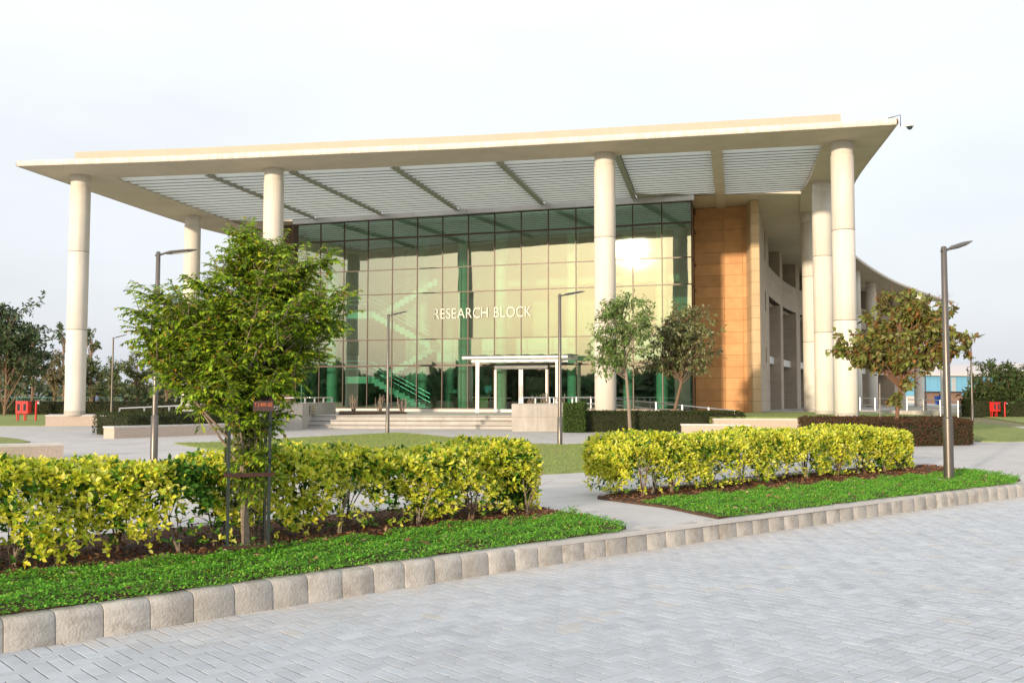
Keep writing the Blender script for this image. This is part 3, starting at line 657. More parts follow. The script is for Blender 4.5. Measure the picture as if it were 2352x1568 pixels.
for k in range(5):
    q = cvp[-2] + (cvp[-4] - cvp[-2]) * (k * .24 + .05); t = (cvp[-4] - cvp[-2]).normalized(); M_ = frame(q, t)
    MB().lathe([(.11, -.06), (.11, .02)], (0, 0), 12).build('vent_hole', DARKW, par2).matrix_local = M_ @ Matrix.Translation((0, .0, 12.85)) @ Matrix.Rotation(R_(90), 4, 'X')

# back edge line of the louvre field
backL = resample([P(534, 510, RZ + .1), P(717, 500, RZ + .1), P(1590, 448.5, RZ + .1), P(1841, 436, RZ + .1)], 60)
bA, bB = P(534, 510, RZ + .1), P(1841, 436, RZ + .1)
# closed ceilings behind the field (left pocket, over the glass box, right part up to the curved wall)
WALL = smooth_line([(13.4, 53.7), (14.1, 56.3), (16.6, 64.7), (19.8, 73.2), (22.9, 80), (26.5, 86), (34.5, 98), (43, 109)], 80)
cR = [p for p in inR if p.y > bB.y - .3]; cRw = resample([(bB.x - 8.5, bB.y + 1.0), (9, 62), (14.5, 76), (24, 92), (40, 112)], len(cR))
MB().strip([p + Vector((.02, 0)) for p in cR], cRw, RZ + .12, RZ + .3).build('ceiling', SOFF, BLD)
MB().prism([(inL[k].x + .01, inL[k].y) for k in range(8, 30)][::1] + [(4, 84), (14, 76), (9.2, 57), (G1.x + .4, G1.y + 3), (G0.x + 1.5, G0.y + .9), (P(534, 510, RZ).x, P(534, 510, RZ).y)], RZ + .125, RZ + .29).build('ceiling', SOFF, BLD)

for A_, o_ in ((inF, .03), (inL, -.03), (inR, .03)):
    A2 = [p for p in A_ if p.y < 62]; MB().strip(A2, offset(A2, o_), RZ + TH + .001, RZ + .95).build('sky_block_skirt', SOFF, BLD)  # added skirt above the soffit, blocks sky light beside the slats
# louvre slats and the beams that carry them
fl_pts = resample([P(258, 409, RZ + .1), P(827, 387, RZ + .1), P(1651, 346, RZ + .1), P(1889, 334, RZ + .1)], 60)
def proj_x(p, z): 
    v = CR.transposed() @ Vector((p[0], p[1], z - CAMH)); return 1176 + F * v.x / -v.z
def at_px(line, x, z):
    xs = [proj_x(p, z) for p in line]; t = np.interp(x, xs, np.arange(len(line))); i = int(min(t, len(line) - 2)); return line[i] + (line[i + 1] - line[i]) * (t - i)
ZB = RZ + .10
beams = [((258, 409), (534, 510)), ((478, 402), (722, 500)), ((670, 391), (876, 492)), ((905, 383), (1050, 483)), ((1146, 369), (1248, 471)), ((1418, 362), (1458, 458)), ((1646, 347), (1654, 452)), ((1889, 334), (1843, 436))]
BP = []
for (fx, _), (bx, _) in beams:
    BP.append((at_px(fl_pts, fx, ZB), at_px(backL, bx, ZB)))
for k in range(1, 7):
    a, b = BP[k]; d = (b - a); l = d.length; M_ = frame(a, d)
    if k == 6: MB().box(-.1, l + 4.2, -.24, .24, RZ + .03, RZ + .5, M_).build('beam', SOFF, BLD)
    else:
        hb = MB(); hb.box(-.1, l, -.13, .13, RZ + .02, RZ + .05, M_); hb.box(-.1, l, -.02, .02, RZ + .05, RZ + .36, M_); hb.box(-.1, l, -.13, .13, RZ + .36, RZ + .39, M_); hb.build('beam', BEAM, BLD)
NR = 18
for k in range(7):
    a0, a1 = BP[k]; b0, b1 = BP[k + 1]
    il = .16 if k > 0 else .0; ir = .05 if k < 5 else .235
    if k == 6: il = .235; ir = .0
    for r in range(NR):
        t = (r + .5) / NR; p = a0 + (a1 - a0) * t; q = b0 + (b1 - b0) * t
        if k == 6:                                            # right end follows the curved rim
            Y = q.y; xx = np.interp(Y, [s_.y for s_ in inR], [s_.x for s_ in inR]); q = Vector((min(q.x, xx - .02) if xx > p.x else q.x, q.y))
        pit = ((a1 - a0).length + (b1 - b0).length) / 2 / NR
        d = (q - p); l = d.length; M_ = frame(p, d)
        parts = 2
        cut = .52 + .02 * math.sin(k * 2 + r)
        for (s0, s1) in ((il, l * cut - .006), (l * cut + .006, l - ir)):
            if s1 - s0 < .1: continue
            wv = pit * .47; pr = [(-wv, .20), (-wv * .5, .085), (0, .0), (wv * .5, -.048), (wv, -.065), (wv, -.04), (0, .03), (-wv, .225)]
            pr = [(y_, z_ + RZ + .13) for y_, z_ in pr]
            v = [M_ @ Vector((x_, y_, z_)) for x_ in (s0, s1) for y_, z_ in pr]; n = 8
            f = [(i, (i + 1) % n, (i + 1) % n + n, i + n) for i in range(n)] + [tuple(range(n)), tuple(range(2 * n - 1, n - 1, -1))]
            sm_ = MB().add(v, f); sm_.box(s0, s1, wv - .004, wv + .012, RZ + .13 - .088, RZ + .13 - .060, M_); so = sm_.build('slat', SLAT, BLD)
            so.data.materials.append(DARKW)  # dark strip on the far slat edge stands in for the shadow line
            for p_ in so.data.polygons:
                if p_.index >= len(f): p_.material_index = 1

# ---------------- glazed front
bevel_rows = list(zip(ROWS[:-1], ROWS[1:]))
def pane_obj(M_, x0, x1, z0, z1, m=GLASS, parent=BLD, name='pane'):
    cx_, cz_ = (x0 + x1) / 2, (z0 + z1) / 2; hw, hh = (x1 - x0) / 2, (z1 - z0) / 2
    o = MB().box(-hw, hw, -.006, .006, -hh, hh).build(name, m, parent)
    o.matrix_local = M_ @ Matrix.Translation((cx_, 0, cz_)) @ Matrix.Rotation(R_(random.gauss(0, .12)), 4, 'Z') @ Matrix.Rotation(R_(random.gauss(0, .07)), 4, 'X'); return o
for i in range(15):
    for r, (z0, z1) in enumerate(bevel_rows):
        if r == 0 and i in (8, 9): continue
        pane_obj(MG, i * PW + .02, (i + 1) * PW - .02, z0 + .02, z1 - .02)
for i in range(16):
    if i == 9: MB().box(i * PW - .028, i * PW + .028, -.03, .11, ROWS[1] + .03, ROWS[-1], MG).build('mullion', MULL, BLD)
    else: MB().box(i * PW - .028, i * PW + .028, -.03, .11, .66, ROWS[-1], MG).build('mullion', MULL, BLD)
for k, z in enumerate(ROWS):
    hh = .05 if k in (1, 5) else .028
    MB().box(-.03, GL + .03, -.026, .09, z - hh, z + hh, MG).build('transom', MULL, BLD) if k else [MB().box(a_ * PW, b_ * PW, -.026, .09, z - .03, z + .03, MG).build('transom', MULL, BLD) for a_, b_ in ((0, 8), (10, 15))]
for a_, b_ in ((0, 8), (10, 15)): MB().box(a_ * PW - .03, b_ * PW + .03, -.05, .25, TER, ROWS[0] - .03, MG).build('sill_plinth', COPE, BLD)
for i in range(15): MB().cbox(-.18 + (i * (GL + .36) / 15) + .006, -.18 + (i + 1) * (GL + .36) / 15 - .006, -.30, .10, 11.78, 12.08, .01, MG).build('fascia_panel', FASC, BLD)
# side return of the glass box
GR = Vector((10.42, 56.2)); sd_ = (GR - G1); MR = frame(G1, sd_); slr = sd_.length
for z0, z1 in bevel_rows:
    for j in range(2): pane_obj(MR, j * slr / 2 + .03, (j + 1) * slr / 2 - .03, z0 + .02, z1 - .02)
for j in range(1, 3): MB().box(j * slr / 2 - .03, j * slr / 2 + .03, -.04, .08, TER, 11.78, MR).build('mullion', MULL, BLD)
for z in ROWS: MB().box(.06, slr, -.03, .06, z - .028, z + .028, MR).build('transom', MULL, BLD)
# doors
door_z = (TER + .02, ROWS[1] - .06)
MB().box(8 * PW + .03, 10 * PW - .03, -.06, .06, ROWS[1] - .10, ROWS[1] - .03, MG).build('door_head', WHITE, BLD)
for s in (0, 1):
    x0 = 8 * PW + .035 + s * (PW - .03); x1 = x0 + PW - .045
    d = MB(); d.box(x0, x0 + .11, -.05, .03, TER + .01, ROWS[1] - .105, MG); d.box(x1 - .11, x1, -.05, .03, TER + .01, ROWS[1] - .105, MG)
    d.box(x0 + .11, x1 - .11, -.048, .028, TER + .01, TER + .16, MG); d.box(x0 + .11, x1 - .11, -.048, .028, ROWS[1] - .24, ROWS[1] - .105, MG)
    dr_ = d.build('door', WHITE, BLD)
    pane_obj(MG, x0 + .11, x1 - .11, TER + .16, ROWS[1] - .24, GLASSC, dr_)
    hx = x1 - .055 if s == 0 else x0 + .055
    MB().tube([MG @ Vector((hx, -.12, 1.35)), MG @ Vector((hx, -.12, 2.05))], .018, 8).build('handle', STEEL, dr_)
# entrance canopy
can = MG @ Matrix.Translation((0, 0, 0))
def gxo(x, off):
    o_ = G0 + gb * off; d = ray(x, 780); t = (o_.x * ga.y - o_.y * ga.x) / (d.x * ga.y - d.y * ga.x); return (Vector((d.x * t, d.y * t)) - o_).dot(ga)
cx0, cx1 = gxo(1062, -2.4), gxo(1304, -2.4)
cm = MB(); cm.box(cx0, cx1, -2.45, -2.40, 3.46, 3.58, can); cm.box(cx0, cx1, -.55, -.45, 3.42, 3.58, can); cm.box(cx0 + .5, cx1 - .45, -2.3, -2.2, 3.28, 3.40, can); cm.box(cx0 + .5, cx1 - .45, -.75, -.65, 3.28, 3.40, can)
cano = cm.build('canopy', WHITE, BLD)
for k in range(8):
    x_ = cx0 + k * (cx1 - cx0) / 7.4; MB().box(x_ + .0, x_ + .04, -2.32, -.12, 3.42, 3.64, can).build('canopy_fin', WHITE, cano)
    M2 = can @ Matrix.Translation((x_ + .05, 0, 3.62)) @ Matrix.Rotation(R_(-5), 4, 'Y'); MB().box(-.12, .42, -2.42, -.3, .0, .015, M2).build('canopy_glass', GLDK, cano)
for xx in (gxo(1096, -2.26), gxo(1279, -2.26)):
    MB().box(xx - .06, xx + .06, -2.32, -2.20, TER, 3.28, can).build('canopy_post', WHITE, cano); MB().box(xx + .085, xx + .12, -2.30, -2.22, TER, 3.28, can).build('canopy_post', STEEL, cano)
# lettering on the glass
def letters(text, M_, height, width, m, cat_name, parent, ext=.02, gapf=.17, bold=0.0, spacef=.42):
    ms = []; 
    for ch in text:
        if ch == ' ': ms.append(None); continue
        c = bpy.data.curves.new('letter', 'FONT'); c.body = ch; c.size = 1; c.extrude = ext / height; c.offset = bold
        o = bpy.data.objects.new('letter', c); COL.objects.link(o); dg = bpy.context.evaluated_depsgraph_get(); me = bpy.data.meshes.new_from_object(o.evaluated_get(dg)); bpy.data.objects.remove(o); bpy.data.curves.remove(c)
        co = np.zeros(len(me.vertices) * 3); me.vertices.foreach_get('co', co); co = co.reshape(-1, 3); ms.append((me, co[:, 0].min(), co[:, 0].max(), co[:, 1].max()))
    cap = ms[0][3]; tot = 0
    for q in ms: tot += spacef if q is None else (q[2] - q[1]) + gapf * .75
    tot -= gapf * .75; sx = width / tot; sy = height / cap; x = 0
    for q in ms:
        if q is None: x += spacef; continue
        me, a, b_, _ = q; me.transform(Matrix.Translation((x - a, 0, 0))); me.transform(Matrix.Diagonal((sx, sy, height, 1)))
        me.transform(Matrix.Rotation(R_(90), 4, 'X')); me.transform(M_); me.materials.clear(); link('letter', me, m, parent); x += (b_ - a) + gapf * .75
def gx(x):                                                    # photo x -> distance along the glazing
    d = ray(x, 780); t = (G0.x * ga.y - G0.y * ga.x) / (d.x * ga.y - d.y * ga.x); return (Vector((d.x * t, d.y * t)) - G0).dot(ga)
sign = tag(empty('wall_lettering'), 'cream capital letters RESEARCH BLOCK fixed across the green glass', 'lettering')
letters('RESEARCH BLOCK', MG @ Matrix.Translation((gx(997), -.05, 5.86)), .57, gx(1221) - gx(997), CREAM, 'letter', sign, bold=-.012)

# ---------------- interior
def inb(x0, x1, y0, y1, z0, z1, m, name): return MB().box(x0, x1, y0, y1, z0, z1, MG).build(name, m, BLD)
inb(-.0, GL - .4, .26, 16, .3, .64, INTF, 'lobby_floor')
inb(-.1, GL + 1.5, 15.9, 16.2, .5, 12.1, INTW, 'back_wall')
inb(-.35, -.15, .2, 16, .5, 12.1, CLADB, 'lobby_side_wall')
inb(GL + 1.2, GL + 1.45, 4.6, 16, .5, 12.1, INTW, 'lobby_side_wall')
inb(-.1, GL - .4, .3, 15.9, 11.55, 11.75, INTW, 'lobby_ceiling')
inb(-.1, GL - .4, 1.0, 1.3, 10.75, 11.55, INTW, 'ceiling_beam')
inb(7.6, GL - .4, 3.8, 15.9, 4.25, 4.62, INTW, 'upper_floor'); inb(7.6, GL - .4, 3.70, 3.80, 3.55, 4.95, INTS, 'floor_edge')
inb(9.2, GL - .4, 6.2, 15.9, 8.3, 8.7, INTW, 'upper_floor')
inb(7.6, GL - .4, 9.0, 9.2, .64, 4.25, DARKW, 'lobby_partition')
inb(9.2, GL - .4, 10, 10.2, 4.62, 8.3, INTW, 'lobby_partition')
inb(3.1, 4.0, 9.0, 9.2, .64, 11.5, INTW, 'lobby_partition')
for x, y in ((1.25, 2.2), (5.9, 5.5), (9.9, 2.3), (12.15, 2.6), (16.6, 2.2), (19.0, 6.0), (21.6, 2.6)):
    q = MG @ Vector((x, y, 0)); o = MB().lathe([(.33, .64), (.33, 11.55)], (0, 0), 24).build('lobby_column', COLI, BLD); o.location = (q.x, q.y, 0)
for k in range(5): inb(-.05 + .02 * k, .1, .6 + k * 1.1, .9 + k * 1.1, .64, 11.5, INTW, 'side_rib') if k < 3 else None
# stair: four flights, white stepped stringers with steel rails
def flight(x0, x1, z0, z1, y, nm='stair_flight'):
    n = 12; mb = MB(); dx = (x1 - x0) / n; dz = (z1 - z0) / n
    for k in range(n):
        a, b = sorted((x0 + k * dx, x0 + (k + 1) * dx)); zt = z0 + (k + 1) * dz; mb.box(a, b, y, y + 1.3, zt - .42, zt - (.0005 * (k % 2)), MG)
    o = mb.build(nm, INTS, BLD)
    for lev in (.35, .6, .85): MB().tube([MG @ Vector((x0, y - .03, z0 + lev + .1)), MG @ Vector((x1, y - .03, z1 + lev + .1))], .014, 6).build('stair_rail', STEEL, o)
    for k in range(0, 13, 3): MB().tube([MG @ Vector((x0 + k * dx, y - .05, z0 + k * dz)), MG @ Vector((x0 + k * dx, y - .05, z0 + k * dz + 1.0))], .02, 6).build('stair_baluster', STEEL, o)
sx0, sx1 = 3.6, 7.4
flight(sx1 + .25, sx0, .64, 2.66, 2.6); flight(sx0, sx1, 2.66, 4.62, 4.1); flight(sx1 + .2, sx0, 4.62, 6.65, 2.6); flight(sx0, sx1, 6.65, 8.7, 4.1)
for z in (2.66, 6.65):
    o = inb(2.0, sx0, 2.55, 5.5, z - .42, z, INTS, 'stair_landing')
    for lev in (.45, .7, .95): MB().tube([MG @ Vector((2.0, 2.5, z + lev)), MG @ Vector((sx0, 2.5, z + lev))], .02, 6).build('stair_rail', STEEL, o)
inb(sx1, 7.6, 3.9, 5.5, 4.25, 4.62, INTW, 'stair_landing')

# ---------------- left dark flank, brown recessed wall, fin, curved beige wall
def clad_wall(a, b, z0, z1, widths, rowh, m, name='cladding_panel', thick=.04, joint=.012, back=True, parent=BLD, off_z=0):
    a, b = Vector((a[0], a[1])), Vector((b[0], b[1])); d = b - a; l = d.length; M_ = frame(a, d); tot = sum(widths); x = 0
    if back: MB().box(0, l, .02, .25, z0, z1, M_).build('wall_backing', JOINT, parent)
    nr = int(round((z1 - z0) / rowh))
    for w_ in widths:
        ww = w_ / tot * l
        for r in range(nr):
            zz0 = z0 + (z1 - z0) * r / nr; zz1 = z0 + (z1 - z0) * (r + 1) / nr; dp = random.uniform(-.003, .003)
            o = MB().box(x + joint / 2, x + ww - joint / 2, -thick + dp, .019, zz0 + joint / 2, zz1 - joint / 2, M_).build(name, m, parent)
        x += ww
FINL = Vector((12.97, 53.75)); BW1 = Vector((13.42, 55.25))
clad_wall(GR, BW1, TER, 12.1, [1.55, 1.0, .55], .64, CLAD)
clad_wall(FINL, (13.40, 53.68), TER, 12.1, [1], .64, CLADF)
clad_wall((13.10, 55.3), (12.99, 53.80), TER, 12.1, [1], .64, CLADF)
clad_wall((G0.x - 2.6, G0.y + 2.6), (G0.x - .3, G0.y + 1.9), TER, 12.1, [1, 1], .64, CLADK)
clad_wall((G0.x - .32, G0.y + 1.88), (G0.x - .32, G0.y + .1), TER, 12.1, [1], .64, CLADK)
clad_wall((-11.5, 82), (G0.x - 2.6, G0.y + 2.65), TER, 12.1, [1] * 8, 1.28, CLADK)
# curved wall
wl = plen(WALL); WLEN = wl[-1]
def wp_(s): return Vector((np.interp(s, wl, [p.x for p in WALL]), np.interp(s, wl, [p.y for p in WALL])))
def s_of_y(y): return float(np.interp(y, [p.y for p in WALL], wl))
opens = [(66.2, 73.0), (74.3, 79.9), (81.1, 86.5), (88, 93.5), (95, 100), (101.5, 106)]
opens = [(s_of_y(a), s_of_y(b)) for a, b in opens]
def wall_piece(s0, s1, z0, z1, panels=True, nseg=None):
    n = max(1, int(round((s1 - s0) / 1.4))) if nseg is None else nseg; nr = max(1, int(round((z1 - z0) / .64)))
    bk = MB(); P_ = [wp_(s0 + (s1 - s0) * k / n) for k in range(n + 1)]; off_ = offset(P_, .02) if n > 0 else P_
    Q0 = [p + Vector((-.02, .008)) for p in P_]; Q1 = [p + Vector((-.42, .12)) for p in P_]
    bk.strip(Q0, Q1, z0, z1); bk.build('wall_backing', JOINT, BLD)
    for k in range(n):
        a, b = P_[k], P_[k + 1]; M_ = frame(a, b - a); l = (b - a).length
        for r in range(nr):
            za, zb = z0 + (z1 - z0) * r / nr, z0 + (z1 - z0) * (r + 1) / nr
            MB().box(.006, l - .006, -.01, .035, za + .006, zb - .006, M_).build('wall_panel', CLADB, BLD)
s_end = s_of_y(84)
wall_piece(0, opens[0][0] - 3.4, TER, 12.1); wall_piece(opens[0][0] - 3.4, opens[0][0] - 2.6, TER, 3.6, nseg=1); wall_piece(opens[0][0] - 3.4, opens[0][0] - 2.6, 4.6, 6.9, nseg=1); wall_piece(opens[0][0] - 3.4, opens[0][0] - 2.6, 8.2, 10.2, nseg=1)
wall_piece(opens[0][0] - 2.6, opens[0][0], TER, 12.1, nseg=2)
for k, (a, b) in enumerate(opens):
    if k < 3:
        wall_piece(a, b, 8.2, 10.2)
    else:
        pts = [wp_(a + (b - a) * j / 4) for j in range(5)]; MB().strip(pts, [p + Vector((-.4, .1)) for p in pts], 8.2, 10.2).build('wall_band', CLADB, BLD)
    nx = opens[k + 1][0] if k + 1 < len(opens) else WLEN
    c0, c1 = wp_(b), wp_(nx); t = (c1 - c0).normalized(); nn = Vector((-t.y, t.x))
    MB().prism([c0, c1, c1 + nn * .4, c0 + nn * .4], TER, 12.1).build('pier', CLADB, BLD)
    # cross wall that closes each recess, panelled towards the viewer
    cw0 = c0 + nn * 5.5; 
    if k < 3: clad_wall(cw0, c0 + nn * .02, TER, 12.1, [1.2, 1, 1], .64, CLADB)
    else: MB().prism([cw0, c0 + nn * .41, c0 + nn * .41 + t * .4, cw0 + t * .4], TER, 12.1).build('cross_wall', CLADB, BLD)
    a0, b0 = wp_(a), wp_(b)
    MB().prism([a0 + nn * .5, b0 + nn * .5, b0 + nn * 5.4, a0 + nn * 5.4], 3.85, 4.35).build('floor_slab', WHITE, BLD)
    MB().prism([a0 + nn * .5, b0 + nn * .5, b0 + nn * 5.4, a0 + nn * 5.4], 8.0, 8.18).build('floor_slab', CLADB, BLD)
    MB().prism([a0 + nn * 5.4, b0 + nn * 5.4, b0 + nn * 5.6, a0 + nn * 5.6], TER, 12.1).build('window_wall', GLDK, BLD)
# roof body over curved wing so that sky does not show through
MB().prism([(9.5, 58), (14.2, 58), (16.8, 66), (20, 75), (27, 88), (36, 101), (46, 112), (38, 116), (20, 104), (4, 86), (2, 70)], 12.3, 12.5).build('flat_roof', SOFF, BLD)

# ---------------- CCTV camera on the roof corner
cc = Vector((outF[-1].x, outF[-1].y, RZ)); cctv = tag(empty('security_camera', cc + Vector((.15, -.02, .3))), 'white dome security camera hanging from a bracket at the right roof corner', 'security camera')
MB().tube([(-.45, .1, -.03), (.0, 0, .08), (.0, 0, -.42)], .018, 6).build('bracket', RUST, cctv)
MB().tube([(.0, 0, -.38), (.03, 0, -.50), (.08, 0, -.48), (.14, 0, -.30), (.22, 0, -.22), (.32, 0, -.20)], .022, 8).build('arm', WHITE, cctv)
MB().lathe([(.02, -.18), (.09, -.20), (.14, -.26), (.15, -.36), (.15, -.38)], (.36, 0), 20).build('housing', WHITE, cctv)
MB().lathe([(.03, -.50), (.08, -.475), (.11, -.42), (.115, -.38)], (.36, 0), 20).build('dome', GLDK, cctv)

# ================================================================== walls, planters, rails in front of the building
def seat_wall(label, quad, h, cope=.06, m=GRAN, group='low seat walls around the plaza', z0=0, ov=.03):
    c = sum((Vector((q[0], q[1])) for q in quad), Vector((0, 0))) / 4
    r = tag(empty('seat_wall', (c.x, c.y, z0)), label, 'wall', group)
    loc = [Vector((q[0], q[1])) - c for q in quad]
    MB().prism(loc, -.02, h - cope).build('wall_body', m, r)
    big = [p + p.normalized() * ov for p in loc]; MB().prism(big, h - cope + .002, h).build('coping', COPE, r); return r
def band(a, b, depth):                                       # quad from front edge a-b going away from the camera
    a, b = Vector((a[0], a[1])), Vector((b[0], b[1])); d = (b - a).normalized(); n = Vector((-d.y, d.x)); return [a, b, b + n * depth, a + n * depth]
pl = band(P(104, 978.5), P(300, 977), 2.8); seat_wall('granite plinth under the leftmost round column', pl, .52)
seat_wall('low seat wall in front of the dark clipped hedge at left', band(P(262, 1007), P(520, 997), .55), .40)
seat_wall('pebbled low wall at the left edge above the yellow hedge', band(P(-260, 1066), P(145, 1051), .5), .33)
seat_wall('long low retaining wall below the raised lawn at right', band((8.0, 39.6), (16.8, 39.2), .4), .56)
seat_wall('low seat wall partly behind the right yellow hedge', band(PY(1566, 1000, 36.5), PY(1722, 1000, 36.2), .5), .42)
tag(MB().prism([(7.9, 40.0), (16.9, 39.6), (18.4, 44), (18.9, 47), (19.5, 56), (13.6, 56), (9.5, 45)], .1, .61).build('raised_lawn', LAWN), kind='structure')

# concrete cheek walls beside the steps
def block_wall(label, quad, h, name='cheek_wall', rows=(.58,), step=1.0):
    c = sum((Vector((q[0], q[1])) for q in quad), Vector((0, 0))) / 4; r = tag(empty(name, (c.x, c.y, 0)), label, 'wall')
    q = [Vector((p[0], p[1])) - c for p in quad]
    MB().prism([p - p.normalized() * .03 for p in q], 0, h - .02).build('wall_core', JOINT, r)
    for i in range(4):
        a, b = q[i], q[(i + 1) % 4]; l = (b - a).length; n = max(1, int(round(l / step))); M_ = frame(a, b - a)
        for k in range(n):
            for z0, z1 in ((0, rows[0]), (rows[0], h - .03)):
                MB().box(k * l / n + .003, (k + 1) * l / n - .003, 0, .06, z0 + .003, z1 - .003, M_).build('wall_panel', CONCR, r)
    MB().prism([p + p.normalized() * .004 for p in q], h - .03, h).build('coping', CONCR, r); return r
cwL = P(694, 986); cwR = P(1176, 991); cwR2 = P(1292, 991)
wL = block_wall('grey concrete cheek wall left of the steps carrying a small plaque', [P(560, 990), cwL, Vector((cwL.x + .05, 50.5)), Vector((P(560, 990).x, 50.5))], 1.12)
wR = block_wall('grey concrete cheek wall right of the entrance steps', [cwR, cwR2, Vector((cwR2.x + .1, 43.6)), Vector((cwR.x, 44.4))], 1.12)
plq = tag(MB().box(.0, .02, -.0, 1.3, 0, .42).build('wall_plaque', STEEL), 'small engraved metal plaque on the shaded side of the left cheek wall', 'plaque')
plq.location = (cwL.x + .055, cwL.y + 1.4, .62)
for k in range(5): MB().box(.021, .024, .08, 1.2 - .1 * (k % 2), .06 + k * .07, .085 + k * .07).build('engraved_line', MULL, plq)

# handrails
def handrail(label, pts, hts, rails=(0.0, -.28), posts=None, r=.03, name='handrail'):
    """pts plan points, hts = (base, top) heights at each"""
    o = tag(empty(name, (pts[0][0], pts[0][1], hts[0][0])), label, 'handrail'); off = Vector(o.location)
    P3 = [Vector((p[0], p[1], h[1])) - off for p, h in zip(pts, hts)]
    for dz in rails: MB().tube([p + Vector((0, 0, dz)) for p in P3], r, 8).build('rail', STEEL, o)
    L = plen(pts); n = posts or max(2, int(L[-1] / 1.9) + 1)
    for k in range(n):
        s = L[-1] * k / (n - 1); x = np.interp(s, L, [p[0] for p in pts]); y = np.interp(s, L, [p[1] for p in pts]); b = np.interp(s, L, [h[0] for h in hts]); t = np.interp(s, L, [h[1] for h in hts])
        MB().tube([Vector((x, y, b)) - off, Vector((x, y, t + .03)) - off], r * 1.5, 8).build('post', STEEL, o)
    return o
def ph(x, y, Y): q = PY(x, y, Y); return (q.x, q.y), q.z
def rail_px(label, spec, **kw):
    pts = []; h = []
    for x, y, Y, base in spec: q, z = ph(x, y, Y); pts.append(q); h.append((base, z))
    return handrail(label, pts, h, **kw)
rail_px('steel handrail on top of the left cheek wall', [(640, 914, 43.3, 1.12), (690, 913, 43.3, 1.12), (762, 913, 49.5, 1.12)], posts=5, rails=(0,))
rail_px('steel handrail along the right ramp, sloping down behind the dark hedge', [(1201, 913, 43.5, 1.12), (1300, 913, 43.6, .6), (1395, 913.5, 43.8, .5), (1688, 943, 44.2, .05)], posts=9)
rail_px('second steel handrail behind the right ramp, nearer the doors', [(1230, 913, 46.5, .57), (1400, 912, 46.5, .57)], posts=5)
rail_px('steel handrail of the left ramp beyond the dark hedge', [(275, 937.5, 47.5, .1), (420, 931, 47.2, .35), (560, 922, 46.8, .9)], posts=6)
rail_px('second rail of the left ramp behind the first', [(405, 934, 49.5, .3), (600, 918, 49, .9)], posts=4)
rail_px('double steel railing at right behind the brown-leaved tree', [(1975, 913.5, 66, .62), (2150, 919, 62, .3), (2200, 921, 61, .05)], posts=7, rails=(0, -.45))
tag(MB().prism([P(480, 983), P(600, 981), (P(600, 981).x, 52), (P(480, 983).x, 52)], 0, .58).build('ramp', CONCR), kind='structure')
tag(MB().prism([(cwR2.x, 43.2), (7.9, 43.6), (7.9, 45.5), (cwR2.x, 45.6)], 0, .55).build('ramp', CONCR), kind='structure')
# ramp wall at right
tag(MB().box(-9, 0, 0, .2, 0, .62, frame((at_depth(2150, 62), 62), (1, -.35))).build('ramp', CONCR), kind='structure')

# soil bed with bare shrubs in front of the glass
tag(MB().prism([V3(P(778, 953, TER), 0), V3(P(935, 950, TER), 0), V3(P(925, 946, TER), 0), V3(P(780, 946, TER), 0)], TER - .05, TER + .07).build('soil_bed', SOIL), kind='structure')
def bare_shrub(label, x, ytop, Y, hgt=None, n=11):
    q = PY(x, ytop, Y); h = q.z - TER; o = tag(empty('bare_shrub', (q.x, q.y, TER)), label, 'shrub', 'bare pruned shrubs before the glass'); mb = MB()
    for k in range(n):
        a = random.uniform(0, 6.28); r = random.uniform(.05, .28); hh = h * random.uniform(.75, 1)
        mid = Vector((math.cos(a) * r * .8, math.sin(a) * r * .8, hh * .5)) + Vector((random.gauss(0, .05), random.gauss(0, .05), 0)); tip = Vector((math.cos(a) * r, math.sin(a) * r, hh))
        mb.tube([(math.cos(a) * .04, math.sin(a) * .04, 0), mid, tip], [.028, .022, .016], 6); mb.tube([mid, mid + Vector((random.gauss(0, .1), random.gauss(0, .1), hh * .3))], [.018, .012], 5)
    mb.build('stem', BARKG, o); return o
bare_shrub('leftmost bare pruned shrub in the soil bed before the glass', 812, 905, 52.5); bare_shrub('middle bare pruned shrub in the soil bed, left of the slim lamp post', 873, 904, 52); bare_shrub('low bare pruned shrub in the soil bed right of the slim lamp post', 924, 911, 51.5, n=8)
bare_shrub('bare shrub behind the right cheek wall below the door', 1250, 901, 49); bare_shrub('bare shrub behind the rail right of the door', 1292, 902, 49.5, n=8); bare_shrub('bare shrub behind the right cheek wall beside the door post', 1222, 906, 49.5, n=6)

# lobby furniture and a person at the desk
dk = MG @ Vector((9.9, 3.6, .64)); dq = tag(empty('reception_desk', dk, math.atan2(ga.y, ga.x)), 'dark reception desk with brown cabinets seen through the glass', 'desk')
MB().box(-1.3, 1.3, -.3, .3, .0, .95).build('desk_body', INTD, dq); MB().box(-1.4, 1.4, -.38, .38, .95, 1.0).build('desk_top', GLDK, dq)
for x_ in (-.2, .75): MB().box(x_, x_ + .55, -.72, -.40, 0, .72).build('cabinet', CLAD, dq)
tag(MB().box(-.13, .13, -.1, .1, 0, .22).build('paper_box', WHITE), 'small white box on the reception desk', 'box').matrix_world = Matrix.Translation(dk + Vector((-1.0, .3, 1.0)))

